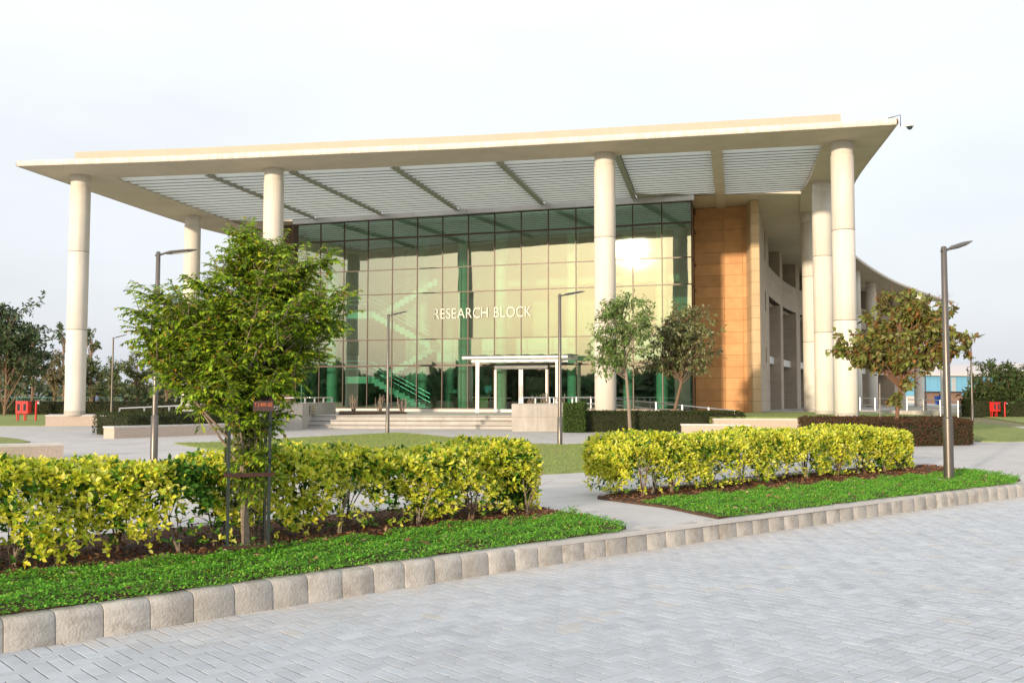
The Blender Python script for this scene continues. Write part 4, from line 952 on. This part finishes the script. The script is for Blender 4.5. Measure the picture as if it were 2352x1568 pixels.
def person(label, loc, rz, shirt, seated=False, walk=0.0, sc_=1.0, bag=False):
    o = tag(empty('person', loc, rz), label, 'person')
    def skin(name, verts, edges, rad, m, sub=1):
        me = bpy.data.meshes.new(name); me.from_pydata(verts, edges, []); ob = link(name, me, m, o)
        md = ob.modifiers.new('s', 'SKIN'); me.skin_vertices[0].data[0].use_root = True
        for i, r_ in enumerate(rad): me.skin_vertices[0].data[i].radius = r_ if isinstance(r_, tuple) else (r_, r_)
        s2 = ob.modifiers.new('b', 'SUBSURF'); s2.levels = sub; s2.render_levels = sub
        return ob
    w = walk
    body = [(0, 0, .95), (0, 0, 1.15), (0, 0, 1.38), (0, 0, 1.50), (0, 0, 1.58), (0, 0, 1.68), (.19, 0, 1.41), (.25, .04 + w * .1, 1.13), (.24, .18 + w * .1, .98), (-.19, 0, 1.41), (-.25, .04 - w * .1, 1.13), (-.24, .18 - w * .1, .98),
            (.09, 0, .90), (.10, w * .5 + .04, .50), (.10, w * .55, .08), (.10, w * .55 + .14, .03), (-.09, 0, .90), (-.10, -w * .4 + .04, .50), (-.10, -w * .7, .08), (-.10, -w * .7 + .14, .03)]
    ed = [(0, 1), (1, 2), (2, 3), (3, 4), (4, 5), (2, 6), (6, 7), (7, 8), (2, 9), (9, 10), (10, 11), (0, 12), (12, 13), (13, 14), (14, 15), (0, 16), (16, 17), (17, 18), (18, 19)]
    rad = [(.15, .11), (.14, .10), (.17, .11), .06, .055, .09, .065, .048, .035, .065, .048, .035, .085, .06, .042, .035, .085, .06, .042, .035]
    skin('body', body, ed, rad, SKIN, 2)
    skin('shirt', body[:3] + [(.20, 0, 1.41), (.255, .04 + w * .1, 1.12), (-.20, 0, 1.41), (-.255, .04 - w * .1, 1.12)], [(0, 1), (1, 2), (2, 3), (3, 4), (2, 5), (5, 6)], [(.17, .13), (.165, .125), (.19, .13), .085, .07, .085, .07], shirt, 2)
    skin('trousers', [body[0]] + body[12:15] + body[16:19], [(0, 1), (1, 2), (2, 3), (0, 4), (4, 5), (5, 6)], [(.16, .12), .10, .075, .06, .10, .075, .06], TROUS, 2)
    MB().lathe([(.03, 1.58), (.085, 1.60), (.105, 1.68), (.09, 1.76), (.03, 1.79)], (0, -.02), 16).build('hair', HAIR, o)
    if bag: MB().cbox(-.16, .16, -.28, -.12, 1.0, 1.42, .04).build('backpack', TROUS, o)
    return o
pp = MG @ Vector((gx(1064), 4.1, .64)); person('person in a pale blue shirt with their back to the glass behind the desk', (pp.x, pp.y - .0, .64), R_(160), SHIRT)
pw = PY(222, 924, 80); person('distant person in a pale blue shirt and dark backpack walking beyond the hedge at left', (pw.x, 80, -.0), R_(-75), SHIRT, walk=.5, bag=True)

# ================================================================== lamp posts
def lamp(label, base, h, ang=0.0, collar=.95, thick=1.0, group='slim metal lamp posts with a single flat head', arm=.55, pitch=15):
    o = tag(empty('lamp_post', base, ang), label, 'lamp post', group); t = thick
    MB().lathe([(.075 * t, 0), (.075 * t, collar), (.058 * t, collar + .02)], (0, 0), 16).build('base_sleeve', LAMPM, o)
    MB().lathe([(.056 * t, collar + .02), (.044 * t, h), (.03 * t, h + .02)], (0, 0), 16).build('pole', LAMPM, o)
    MB().box(-.13, .13, -.13, .13, -.02, .02).build('base_plate', CONCR, o)
    c, s = math.cos(R_(pitch)), math.sin(R_(pitch))
    MB().tube([(-.06, 0, h - .06), (.02, 0, h - .05), (.16, 0, h + .0)], .022, 8).build('arm', LAMPM, o)
    M_ = Matrix.Translation((.14, 0, h - .01)) @ Matrix.Rotation(R_(-pitch), 4, 'Y')
    hd = MB(); v = []
    for x_, w_, zt, zb in ((0, .035, .02, -.02), (.1, .09, .035, -.03), (arm * .75, .10, .03, -.02), (arm, .06, .012, -.005)):
        v += [M_ @ Vector((x_, -w_, 0)), M_ @ Vector((x_, -w_ * .6, zt)), M_ @ Vector((x_, w_ * .6, zt)), M_ @ Vector((x_, w_, 0)), M_ @ Vector((x_, w_ * .7, zb)), M_ @ Vector((x_, -w_ * .7, zb))]
    f = [(i * 6 + k, i * 6 + (k + 1) % 6, (i + 1) * 6 + (k + 1) % 6, (i + 1) * 6 + k) for i in range(3) for k in range(6)] + [tuple(range(6)), tuple(range(23, 17, -1))]
    hd.add(v, f); hd_ = hd.build('lamp_head', LAMPM, o)
    MB().box(.14, arm * .72, -.055, .055, -.034, -.028, M_).build('lens', WHITE, hd_)
    return o
def lampP(label, x, yb, yt, **kw):
    b = P(x, yb); top = PY(x, yt, b.y).z; return lamp(label, b, top, **kw)
b = P(2180, 1103, .03); lamp('tallest lamp post, in the right bed beside the kerb', b, PY(2168, 573, b.y).z, ang=R_(25), collar=1.0, thick=1.05, arm=.5, pitch=18)
lampP('lamp post on the lawn in front of the right cheek wall', 1286, 1022, 676, ang=R_(5), collar=.78, arm=.6, pitch=10)
lampP('lamp post at the plaza edge in front of the stairs behind the glass', 890, 995, 722, ang=R_(15), collar=1.02, arm=.62, pitch=14)
lampP('lamp post half hidden in the big green tree at left', 353, 1066, 580, ang=R_(10), collar=.97, arm=.62, pitch=8)
lampP('lamp post standing where the far right path bends', 2234, 972, 776, ang=R_(20), collar=1.0, arm=.9)
lamp('lamp post rising from behind the maroon hedge beside the front right column', (at_depth(1965, 44), 44, 0), PY(1960, 742, 44).z, collar=1.5, ang=R_(-60))
lamp('lamp post behind the railing, seen under the brown-leaved tree', P(2127, 953, .1), 5.2, collar=1.5)
lamp('thin distant lamp post before the blue shed', P(2249 - 24, 940, 0), PY(2225, 842, P(2225, 940).y).z, thick=1.4, arm=1.6)
lamp('distant lamp post among the trees at far left', (at_depth(262, 75), 75, 0), PY(262, 775, 75).z, thick=1.3, arm=.9)

# ================================================================== fire cabinets, hydrants, bin, far things
def fire_set(x, yb, Y, rz, labc, labh, s=1.0, dx=.85):
    b = PY(x, yb, Y); zb = 0
    o = tag(empty('fire_hose_cabinet', (b.x, b.y, 0), rz), labc, 'cabinet', 'red fire hose cabinets')
    MB().cbox(-.4, .4, -.14, .14, .42, 1.1, .015).build('cabinet_body', RED, o); MB().box(-.42, .42, -.17, .17, 1.1, 1.13).build('cabinet_roof', RED, o)
    for s_ in (-.2, .2):
        dd = MB().box(s_ - .18, s_ + .18, -.155, -.141, .45, 1.07).build('door', RED, o); MB().box(s_ - .09, s_ + .09, -.160, -.156, .58, .98).build('window', GLDK, dd)
    for x_ in (-.36, .12): MB().box(x_ - .025, x_ + .025, -.08, -.03, 0, .42).build('leg', RED, o); MB().box(x_ - .025, x_ + .025, .06, .10, 0, .42).build('leg', RED, o)
    h = tag(empty('fire_hydrant', (b.x + dx, b.y, 0), rz), labh, 'hydrant', 'red fire hydrant pipes')
    MB().tube([(0, 0, 0), (0, 0, 1.0), (.03, 0, 1.10), (.10, 0, 1.12), (.17, -.03, 1.04)], .055, 10).build('pipe', RED, h); MB().tube([(.16, -.02, 1.06), (.20, -.04, .96)], .07, 10).build('outlet', STEEL, h)
fire_set(53, 963, 57, R_(-12), 'red fire hose cabinet on legs at the far left lawn', 'red hydrant pipe right of the far left fire cabinet', dx=.72)
fire_set(2286, 957, 74, R_(25), 'red fire hose cabinet before the dark bush at far right', 'red hydrant pipe beside the far right fire cabinet', dx=.72)
tag(MB().prism([(60, 108), (42, 108), (47, 160), (100, 180), (100, 118)], -.02, .62).build('back_terrace', PLAZA), kind='structure')
bb = PY(2156, 928, 118); bn = tag(empty('waste_bin', (bb.x, 118, .62)), 'blue wheeled waste bin at the foot of a far right column', 'bin')
MB().add([(x_ * k_, y_ * k_, z_) for z_, k_ in ((.08, .28), (1.0, .36)) for x_, y_ in ((-1, -1), (1, -1), (1, 1), (-1, 1))], [(3, 2, 1, 0), (4, 5, 6, 7), (0, 1, 5, 4), (1, 2, 6, 5), (2, 3, 7, 6), (3, 0, 4, 7)]).build('bin_body', BLUEB, bn); MB().cbox(-.38, .38, -.42, .4, 1.0, 1.08, .03).build('lid', BLUEB, bn)
for s_ in (-.22, .22): MB().tube([(s_, -.25, .08), (s_ + .05, -.25, .08)], .08, 10).build('wheel', TROUS, bn)
# blue industrial shed
Y = 190; a, b = PY(2040, 900, Y), PY(2480, 900, Y + 10); sh = tag(empty('industrial_shed', (a.x, a.y, 0)), 'long blue-walled industrial shed with a pale low roof beyond the right columns', 'building')
d = Vector((b.x - a.x, b.y - a.y)); M_ = frame((0, 0), d); l = d.length; zt = PY(2150, 862, Y).z; ztop = PY(2350, 838, Y).z
nP = 24
for k in range(nP): MB().cbox(k * l / nP + .02, (k + 1) * l / nP - .02, 0, .3, 1.9, zt, .04, M_).build('wall_sheet', BLUEW, sh)
MB().box(0, l, .05, .3, 0, 1.9, M_).build('shed_base', PALER, sh)
MB().add([M_ @ Vector(q) for q in ((-1, -.8, zt), (l + 1, -.8, zt), (l + 1, 14, ztop + .9), (-1, 14, ztop - .6), (-1, -.8, zt + .35), (l + 1, -.8, zt + .35), (l + 1, 14, ztop + 1.3), (-1, 14, ztop - .2))], [(3, 2, 1, 0), (4, 5, 6, 7), (0, 1, 5, 4), (1, 2, 6, 5), (2, 3, 7, 6), (3, 0, 4, 7)]).build('roof', PALER, sh)
for x_ in (l * .32, l * .5, l * .75): MB().box(x_, x_ + .9, -.12, -.01, 1.95, zt - .3, M_).build('pilaster', FASC, sh)
# compound wall and orange hut
a, b = PY(2130, 900, 165), PY(2520, 900, 165)
cw = tag(empty('compound_wall', (a.x, 165, .0)), 'low beige boundary wall with a red-brown coping in front of the blue shed', 'wall'); l = b.x - a.x
MB().box(0, l, 0, .3, 0, 1.7).build('wall_body', CLADF, cw); MB().box(-.1, l, -.08, .38, 1.702, 1.95).build('coping', RUST, cw)
for k in range(10): MB().box(k * l / 10, k * l / 10 + .35, -.1, -.002, 0, 1.7).build('pier', CLADF, cw)
a = PY(2138, 900, 150); hut = tag(empty('small_hut', (a.x, 150, .6)), 'small orange-rendered hut behind the blue bin', 'hut'); MB().box(0, 4.6, 0, 3, 0, 1.7).build('wall', BRICKO, hut); MB().box(-.2, 4.8, -.25, 3.2, 1.702, 1.85).build('roof', RUST, hut); MB().box(1.2, 2.0, -.03, -.002, .0, 1.5).build('door', DARKW, hut)

# teal railing fence at far left
a = PY(-260, 911, 92); f0 = tag(empty('fence', (a.x, 92, 0)), 'teal metal fence beyond the dark hedge at far left', 'fence'); l = PY(310, 911, 92).x - a.x; n = int(l / 2.4)
for k in range(n + 1): MB().box(k * 2.4 - .03, k * 2.4 + .03, -.03, .03, 0, 1.4).build('post', TEAL, f0)
for z in (.15, 1.32): MB().box(0, n * 2.4, -.02, .02, z, z + .05).build('rail', TEAL, f0)
mb = MB()
for k in range(n * 12): mb.box(k * .2 + .09, k * .2 + .105, -.008, .008, .2, 1.32)
tag(mb.build('bars', TEAL, f0), kind='stuff')

# ================================================================== clipped dark hedges
DG = [(.040, .065, .018), (.060, .085, .022), (.075, .060, .028), (.025, .040, .014)]
MAR = [(.10, .045, .028), (.075, .065, .026), (.14, .055, .03), (.045, .045, .018)]
hedge_block('hedge', 'dark green clipped hedge behind the low seat wall at left', [P(212, 996), Vector((P(262, 1006.5).x + .1, P(262, 1006.5).y + .75, 0)), Vector((-10.1, 38.0, 0)), Vector((-10.3, 40.4, 0))], .78, .06, .035, DG, [4, 3, 2, 2], 650, m=LEAFD)
hedge_block('hedge', 'long dark hedge in front of the right ramp and rail', [(2.05, 39.9), (9.3, 39.9), (9.7, 43.1), (2.3, 42.6)], .80, .06, .035, DG, [4, 3, 2.5, 2], 620, m=LEAFD)
hedge_block('hedge', 'rounded lighter green bush at the corner of the right cheek wall', [(2.05, 39.3), (2.85, 39.3), (2.95, 39.88), (2.1, 39.88)], 1.15, .075, .035, [(.055, .10, .022), (.08, .14, .03)], [1, 1], 1500, m=LEAFD, cat='bush')
hedge_block('hedge', 'maroon-brown hedge around the brown-leaved tree at right', [(9.3, 27.6), (13.5, 29.3), (15.6, 35.2), (10.1, 35.4)], .70, .06, .035, MAR, [4, 3, 1.5, 2], 750, m=LEAFD)
hedge_block('hedge', 'long dark hedge far behind the leftmost column', [(-46, 77), (-16, 78), (-16, 79.5), (-46, 78.8)], .95, .12, .07, [(.028, .035, .014), (.04, .05, .018)], [1, 1], 170, m=LEAFD)
hedge_block('hedge', 'sunlit light green hedge along the teal fence at far left', [(-48, 88), (-18, 88), (-18, 89), (-48, 89)], .62, .14, .08, [(.13, .22, .04), (.20, .27, .05)], [1, 1], 120, m=LEAFD)

# ================================================================== trees
def tube_path(p0, p1, bend, n=6):
    p0, p1 = np.array(p0, float), np.array(p1, float); t = np.linspace(0, 1, n)[:, None]; return p0 + (p1 - p0) * t + np.array(bend)[None] * np.sin(t * math.pi)
SEED = 23
def tree(name, label, base, trunk, blobs, n_limb, twigs, style, leafL, leafW, cols, wts, r0=.05, group=None, bark=BARK, per=9, simple=False, m=None, cat='tree', droop=.25, bare=0, twl=None, imin=1):
    """trunk: list of local points; blobs: (centre, radii, weight) ellipsoids that the crown fills"""
    rng.seed(sum(ord(c_) * (i_ + 3) for i_, c_ in enumerate(label)) + SEED)
    root = tag(empty(name, base), label, cat, group)
    n = len(trunk); mb = MB(); mb.tube(trunk, [r0 * (1 - .55 * i / (n - 1)) for i in range(n)], 10); 
    wts_b = np.array([b[2] for b in blobs], float); wts_b /= wts_b.sum(); tp = np.array(trunk, float)
    limbs = []
    H = max(b[0][2] + b[1][2] for b in blobs)
    for k in range(n_limb):
        b = blobs[rng.choice(len(blobs), p=wts_b)]; d = rng.normal(0, 1, 3); d /= np.linalg.norm(d); tip = np.array(b[0]) + d * np.array(b[1]) * rng.uniform(.45, 1.08)
        # leave the trunk below the tip
        i = np.argmin([abs(q[2] - (tip[2] - np.linalg.norm(tip[:2] - q[:2]) * .75)) for q in tp]); i = max(i, imin); p0 = tp[i] + (tp[i - 1] - tp[i]) * rng.rand()
        pth = tube_path(p0, tip, rng.normal(0, .05, 3) * np.linalg.norm(tip - p0) + np.array([0, 0, .06 * np.linalg.norm(tip - p0)]), 6); limbs.append(pth)
        rr = r0 * .38 * (.6 + .5 * rng.rand()); mb.tube(pth, [rr * (1 - .8 * j / 5) for j in range(6)], 6, False)
    pos, dr, up = [], [], []; tw = MB(); scale = np.mean([np.mean(b[1]) for b in blobs]); TL = twl or scale * .38
    for pth in limbs:
        for _ in range(twigs):
            t = rng.uniform(.3, 1.0) ** .7 * 4.999; i = int(t); p = pth[i] + (pth[i + 1] - pth[i]) * (t - i)
            d = unit((pth[-1] - pth[0])[None] * .5 / np.linalg.norm(pth[-1] - pth[0]) + rng.normal(0, .75, (1, 3)) * [1, 1, .55])[0]; L = TL * rng.uniform(.5, 1.2)
            e_ = p + d * L; e_[2] -= L * L * droop * .4; tw.tube([p, (p + e_) / 2 + [0, 0, L * .06], e_], [r0 * .09 + .001, r0 * .06 + .001, r0 * .03 + .0008], 4, False)
            if style == 'pinnate':                            # twig carries a row of paired leaflets that droop a little
                k = per; ts = np.linspace(.12, 1, k); q = p + (e_ - p) * ts[:, None] + np.array([0, 0, 1])[None] * (L * .1 * np.sin(ts * 3.14))[:, None]
                sd = np.cross(d, [0, 0, 1.]); sd /= np.linalg.norm(sd) + 1e-9
                for s_ in (1, -1):
                    pos.append(q); dd = np.tile(sd * s_ * .85 + d * .5 + np.array([0, 0, -.28]), (k, 1)) + rng.normal(0, .13, (k, 3)); dr.append(dd); up.append(np.tile([0, 0, 1.], (k, 1)) + rng.normal(0, .25, (k, 3)))
            else:
                k = per; ts = rng.uniform(.1, 1.05, k); q = p + (e_ - p) * ts[:, None] + rng.normal(0, L * .08, (k, 3)); pos.append(q)
                dd = rng.normal(0, .7, (k, 3)) + d[None] * .5 + np.array([0, 0, -droop]); dr.append(dd); up.append(rng.normal(0, .6, (k, 3)) + np.array([0, 0, 1]))
    for k in range(bare):
        b = blobs[0]; a = rng.uniform(-1.2, 1.2); p = np.array(b[0]) + np.array([math.sin(a) * b[1][0] * .8, rng.normal(0, .2), math.cos(a) * b[1][2] * .75]); q = p + np.array([math.sin(a) * .5, 0, .55]) * rng.uniform(.5, 1.1); md = (p + q) / 2 + rng.normal(0, .04, 3)
        tw.tube([p, md, q], [.008, .005, .003], 4, False)
        for _ in range(3): tw.tube([md, md + (q - md) * .8 + rng.normal(0, .09, 3)], [.004, .002], 4, False)
    mb.build('trunk', bark, root); o = tw.build('twigs', bark, root); o['kind'] = 'stuff'
    pos, dr, up = np.vstack(pos), np.vstack(dr), np.vstack(up); N = len(pos); cl = np.repeat(rng.normal(1, .12, (N // per + 1, 1)), per, 0)[:N]
    L = leafL * rng.uniform(.7, 1.15, N); tt = np.clip(tints(N, cols, wts) * cl, .004, .95)
    o = leaves('crown', pos, dr, up, L, L * leafW / leafL, tt, m or LEAF, root, simple=simple, droop=.2); o['kind'] = 'stuff'
    return root
S = 8.86 / F
def px(x, y, dy=0): return ((x - 565) * S, dy, (913 - y) * S + CAMH)      # local frame of the caged tree
b1 = P(565, 1262, .03)
G1C = [(.26, .42, .035), (.40, .55, .04), (.12, .22, .025), (.56, .60, .05), (.48, .30, .05)]
tree('leafy_tree', 'big green feathery-leaved young tree in a metal cage at left, in front of the building', b1,
     [(0, 0, 0), px(560, 1180), px(556, 1100, .02), px(548, 1020, .03), px(545, 930), px(552, 840, -.02), px(560, 760), px(575, 680, .03), px(590, 590)],
     [(px(555, 710), (.88, .75, .42), 7), (px(380, 735, .1), (.34, .5, .42), 2.4), (px(735, 700), (.27, .4, .42), 1.7), (px(592, 590), (.30, .3, .16), 1.5), (px(610, 640, -.1), (.46, .4, .18), 1.5), (px(530, 855), (.66, .55, .26), 4.2), (px(430, 840), (.42, .45, .24), 1.6), (px(360, 800), (.2, .3, .2), .8), (px(590, 960), (.17, .2, .30), 1.8), (px(570, 1060), (.15, .16, .38), 1.8), (px(330, 770, .1), (.2, .3, .25), 1), (px(650, 840, .1), (.24, .3, .2), 1.2)],
     130, 28, 'pinnate', .066, .028, G1C, [5, 4, 4, 1.3, .6], r0=.036, bark=BARKG, per=8, twl=.20, imin=3)
tree('leafy_tree', 'slender drooping green tree in front of the third round column', Vector((at_depth(1446, 39.3), 39.3, 0)),
     [(0, 0, 0), (-.05, 0, 1.0), (-.12, 0, 2.0), (-.2, 0, 2.9), (-.25, 0, 3.9), (-.3, 0, 4.8)],
     [((-.9, 0, 4.35), (1.0, .9, .95), 3), ((.35, 0, 4.1), (.75, .8, .9), 2), ((-.7, 0, 3.1), (1.15, .8, .75), 2.6), ((.75, .2, 4.9), (.35, .4, .55), .8), ((-.6, 0, 5.1), (.8, .5, .35), 1.2)],
     58, 7, 'plain', .20, .064, [(.18, .30, .08), (.26, .38, .11), (.11, .19, .05), (.38, .42, .20)], [4, 3, 3, 1], r0=.075, bark=BARKG, per=11, droop=.7, twl=.5, imin=3)
tree('leafy_tree', 'broad grey-green tree with folded leaves before the orange stone wall', Vector((at_depth(1543, 42.2), 42.2, 0)),
     [(0, 0, 0), (.1, 0, .9), (.35, 0, 1.9), (.5, 0, 2.7), (.45, 0, 3.6), (.4, 0, 4.6)],
     [((.2, 0, 4.1), (1.15, 1, .9), 4), ((1.5, 0, 3.7), (.85, .8, .9), 3), ((-.7, 0, 2.85), (1.0, .7, .45), 1.2), ((.6, 0, 3.0), (1.1, .8, .5), 2), ((1.35, 0, 5.1), (.35, .3, .5), .7), ((.3, 0, 4.9), (.7, .5, .5), 1.2)],
     66, 7, 'plain', .21, .088, [(.20, .24, .09), (.28, .31, .13), (.13, .14, .07), (.42, .42, .27), (.28, .19, .10)], [4, 3, 3, 1.2, 1], r0=.075, bark=BARK, per=11, droop=.6, twl=.5, imin=3)
tree('leafy_tree', 'round tree with large green and brown leaves at right beside the tall lamp post', Vector((at_depth(2050, 31), 31, 0)),
     [(0, 0, 0), (.08, 0, .9), (.18, 0, 1.6), (.35, .05, 2.2), (.25, 0, 2.9), (.2, 0, 3.7), (.3, 0, 4.4)],
     [((.55, 0, 3.7), (1.5, 1.2, .95), 5), ((2.0, 0, 3.25), (.75, .8, .8), 2.3), ((-1.15, 0, 3.0), (1.0, .9, .6), 2.6), ((.3, 0, 2.75), (1.7, 1, .35), 2.2), ((.9, 0, 4.5), (1.1, .9, .5), 2), ((.2, 0, 1.95), (.6, .5, .3), .5), ((-.2, 0, 1.4), (.55, .4, .25), .35)],
     84, 10, 'plain', .20, .135, [(.20, .24, .05), (.27, .30, .075), (.13, .11, .045), (.30, .17, .05), (.42, .20, .07), (.34, .36, .14)], [4, 4, 2.5, 2, .8, 1.5], r0=.065, bark=mat('red_bark', (.20, .11, .07), .9, .3, 25, .7, 60), per=10, droop=.45, bare=13, imin=3)
# dense bush at far right
tree('dense_bush', 'wide dark feathery bush behind the far right fire cabinet', Vector((at_depth(2325, 76), 76, 0)), [(0, 0, 0), (.2, 0, 1), (.3, 0, 2), (.2, 0, 3)],
     [((-.6, 0, 2.3), (3.3, 2.5, 1.9), 5), ((-2.4, 0, 1.6), (1.4, 1.5, 1.1), 1.5), ((2.5, 0, 2.0), (3, 2, 2.2), 4)], 150, 12, 'plain', .34, .12, [(.07, .12, .04), (.05, .08, .03), (.11, .16, .05)], [3, 3, 1.5], r0=.12, per=12, simple=True, m=LEAFD, cat='bush')
hedge_block('hedge', 'dark low hedge under the wide bush at far right', [(34.5, 75), (44, 73.5), (44, 76), (34.5, 77)], 1.35, .12, .07, [(.03, .045, .018), (.045, .065, .02)], [1, 1], 200, m=LEAFD)
# background trees at the left
BGC = [(.10, .145, .06), (.15, .20, .075), (.075, .105, .05), (.25, .24, .11)]; DRY = [(.26, .22, .12), (.18, .18, .09), (.32, .26, .16)]  # background greens lightened in place of distance haze
def bgtree(label, x, ytop, Y, wpx, cols=BGC, wts=(3, 3, 2, 1), crown_low=.35, n=26, leaf=.26, sparse=False, nm='background_tree'):
    b = Vector((at_depth(x, Y), Y, 0)); H = PY(x, ytop, Y).z; wd = wpx * Y / F / 2; lo = H * crown_low; hc = (H - lo) / 2
    bl = [((0, 0, lo + hc), (wd, wd * .9, hc * .95), 3), ((wd * .35, 0, lo + hc * .7), (wd * .7, wd * .6, hc * .6), 1.5), ((-wd * .35, 0, lo + hc * 1.1), (wd * .65, wd * .6, hc * .6), 1.5)]
    if sparse: bl = [((-wd * .3, 0, H * .93), (wd * .6, wd * .5, H * .07), 2), ((wd * .6, 0, H * .75), (wd * .5, wd * .5, H * .06), 1), ((-wd * .4, 0, H * .6), (wd * .5, .5, H * .05), 1)]
    return tree(nm, label, b, [(0, 0, 0), (.1, 0, H * .25), (-.05, 0, H * .5), (.05, 0, H * .8)], bl, n, 8, 'plain', leaf, leaf * .45, cols, wts, r0=.07 + H * .006, per=13 if not sparse else 8, simple=True, m=LEAFD, group='trees beyond the lawn at left', bark=BARK)
bgtree('tall dark feathery tree at the left edge of the lawn', 18, 664, 74, 190, [(.08, .125, .06), (.06, .095, .05), (.12, .17, .08)], (3, 3, 2), .25, 80, .34)  # leaf colours raised to suggest haze
bgtree('second dark tree just right of the tall one at far left', 78, 735, 82, 95, [(.08, .12, .06), (.12, .165, .075)], (2, 1), .3, 34, .28)
bgtree('sparse tall tree just left of the leftmost column', 150, 738, 95, 60, BGC, (3, 3, 2, 1), .5, 12, .28, True)
bgtree('dry brownish tree left of the leftmost column', 128, 806, 88, 70, DRY, (3, 3, 1), .3, 26, .26)
bgtree('sparse tall tree just right of the leftmost column', 212, 738, 90, 60, BGC, (3, 3, 2, 1), .5, 14, .28, True)
bgtree('low green tree right of the leftmost column', 215, 815, 86, 90, BGC, (3, 3, 2, 1), .3, 28, .26)
bgtree('round green tree behind the distant lamp post', 262, 812, 110, 95, BGC, (2, 4, 1, 1), .3, 30, .3)
bgtree('pale airy tree left of the big caged tree', 318, 800, 96, 90, BGC, (2, 4, 1, 2), .3, 28, .26)
bgtree('dry tree half behind the big caged tree', 385, 815, 105, 100, DRY, (2, 4, 1), .3, 26, .3)
bgtree('green tree behind the left ramp rail', 450, 810, 110, 110, BGC, (3, 3, 2, 1), .3, 28, .3)
bgtree('green tree right of the dry one behind the ramp', 530, 800, 112, 110, BGC, (3, 3, 2, 1), .3, 28, .3)
bgtree('low tree beside the dark flank wall', 610, 812, 100, 90, BGC, (3, 2, 2, 1), .3, 24, .3)
bgtree('low bushy tree at the very left edge behind the fence', -30, 800, 100, 110, DRY, (3, 3, 1), .2, 24, .3)
bgtree('far pale tree beyond the shed at right', 2300, 852, 210, 60, BGC, (3, 3, 2, 1), .2, 18, .5)
# distant woodland band closing the horizon (reads as one mass), also behind the camera where the glass mirrors it
def woodland(pts, h, n, lab, leaf=1.0):
    L = plen(pts); s = rng.uniform(0, L[-1], n); x = np.interp(s, L, [p[0] for p in pts]) + rng.normal(0, 2.5, n); y = np.interp(s, L, [p[1] for p in pts]) + rng.normal(0, 2.5, n)
    hh = h * (.72 + .16 * np.sin(s * .13) + .10 * np.sin(s * .37 + 1) + .08 * np.sin(s * 1.1)); z = rng.rand(n) ** .8 * hh
    o = leaves('woodland', np.column_stack([x, y, z]), rng.normal(0, 1, (n, 3)), rng.normal(0, 1, (n, 3)), leaf * rng.uniform(.6, 1.3, n), leaf * .7, tints(n, [(.10, .13, .075), (.14, .17, .10), (.18, .17, .11)], [3, 3, 1]), LEAFD, simple=True); tag(o, lab, 'woodland', kind='stuff')
woodland([(-95, 150), (-45, 160), (0, 170)], 5.2, 9000, 'far hazy line of trees closing the view at left', .9)
woodland([(60, 230), (110, 235), (190, 230)], 4.5, 4000, 'far hazy line of trees behind the shed at right', .9)
woodland([(-150, -40), (-120, -75), (-80, -100), (-35, -112), (20, -110), (60, -95)], 8.0, 30000, 'tree belt across the road, mirrored low in the glass front', 3.0)

# ------------------------------------------------------------------ cage around the big tree
cg = tag(empty('tree_guard', (b1.x, b1.y, .03), R_(20)), 'dark iron tree guard with wire mesh around the big green tree', 'tree guard'); hw = .17; GH = 1.36
for sx in (-1, 1):
    for sy in (-1, 1): MB().box(sx * hw - .012, sx * hw + .012, sy * hw - .012, sy * hw + .012, -.03, GH).build('post', GREENP, cg)
for z in (.05, .66, GH - .05):
    for s_ in (-1, 1):
        MB().box(-hw - .04, hw + .04, s_ * (hw + .014), s_ * (hw + .018), z - .016, z + .016).build('flat_bar', RUST, cg); MB().box(s_ * (hw + .020) - .002, s_ * (hw + .020) + .002, -hw - .0, hw + .0, z - .016, z + .016).build('flat_bar', RUST, cg)
mb = MB()
for s_ in (-1, 1):
    for k in range(-3, 4): mb.box(k * .045 - .0008, k * .045 + .0008, s_ * hw - .001, s_ * hw + .001, 0, GH); mb.box(s_ * hw - .001, s_ * hw + .001, k * .045 - .0008, k * .045 + .0008, 0, GH)
    for k in range(18): mb.box(-hw, hw, s_ * hw - .001, s_ * hw + .001, k * .075, k * .075 + .0016); mb.box(s_ * hw - .001, s_ * hw + .001, -hw, hw, k * .075, k * .075 + .0016)
tag(mb.build('wire_mesh', LAMPM, cg), kind='stuff')
tpl = tag(MB().box(-.085, .085, -.004, .004, -.05, .035).build('number_plate', PLATE), 'small maroon plate with orange hand-painted letters on the tree guard', 'sign')
q = PY(605, 930, b1.y - .34); tpl.location = q; tpl.rotation_euler = (0, 0, R_(4))
letters('T24M-110', Matrix.Translation((-.075, -.006, -.012)), .032, .15, ORNG, 'letter', tpl, ext=.0012, bold=.012)
# a young stake by the brown-leaved tree
qs = PY(1400 / 4.9 * 0 + 2196 - 0, 950, 34)
tag(MB().tube([(0, 0, 0), (.02, 0, 1.9)], .018, 6).build('stake', LAMPM), 'thin dark stake left of the brown-leaved tree trunk', 'stake').location = (at_depth(2016, 33.5), 33.5, 0)
print('objects', len(bpy.data.objects), 'tris', sum(len(m_.polygons) for m_ in bpy.data.meshes))
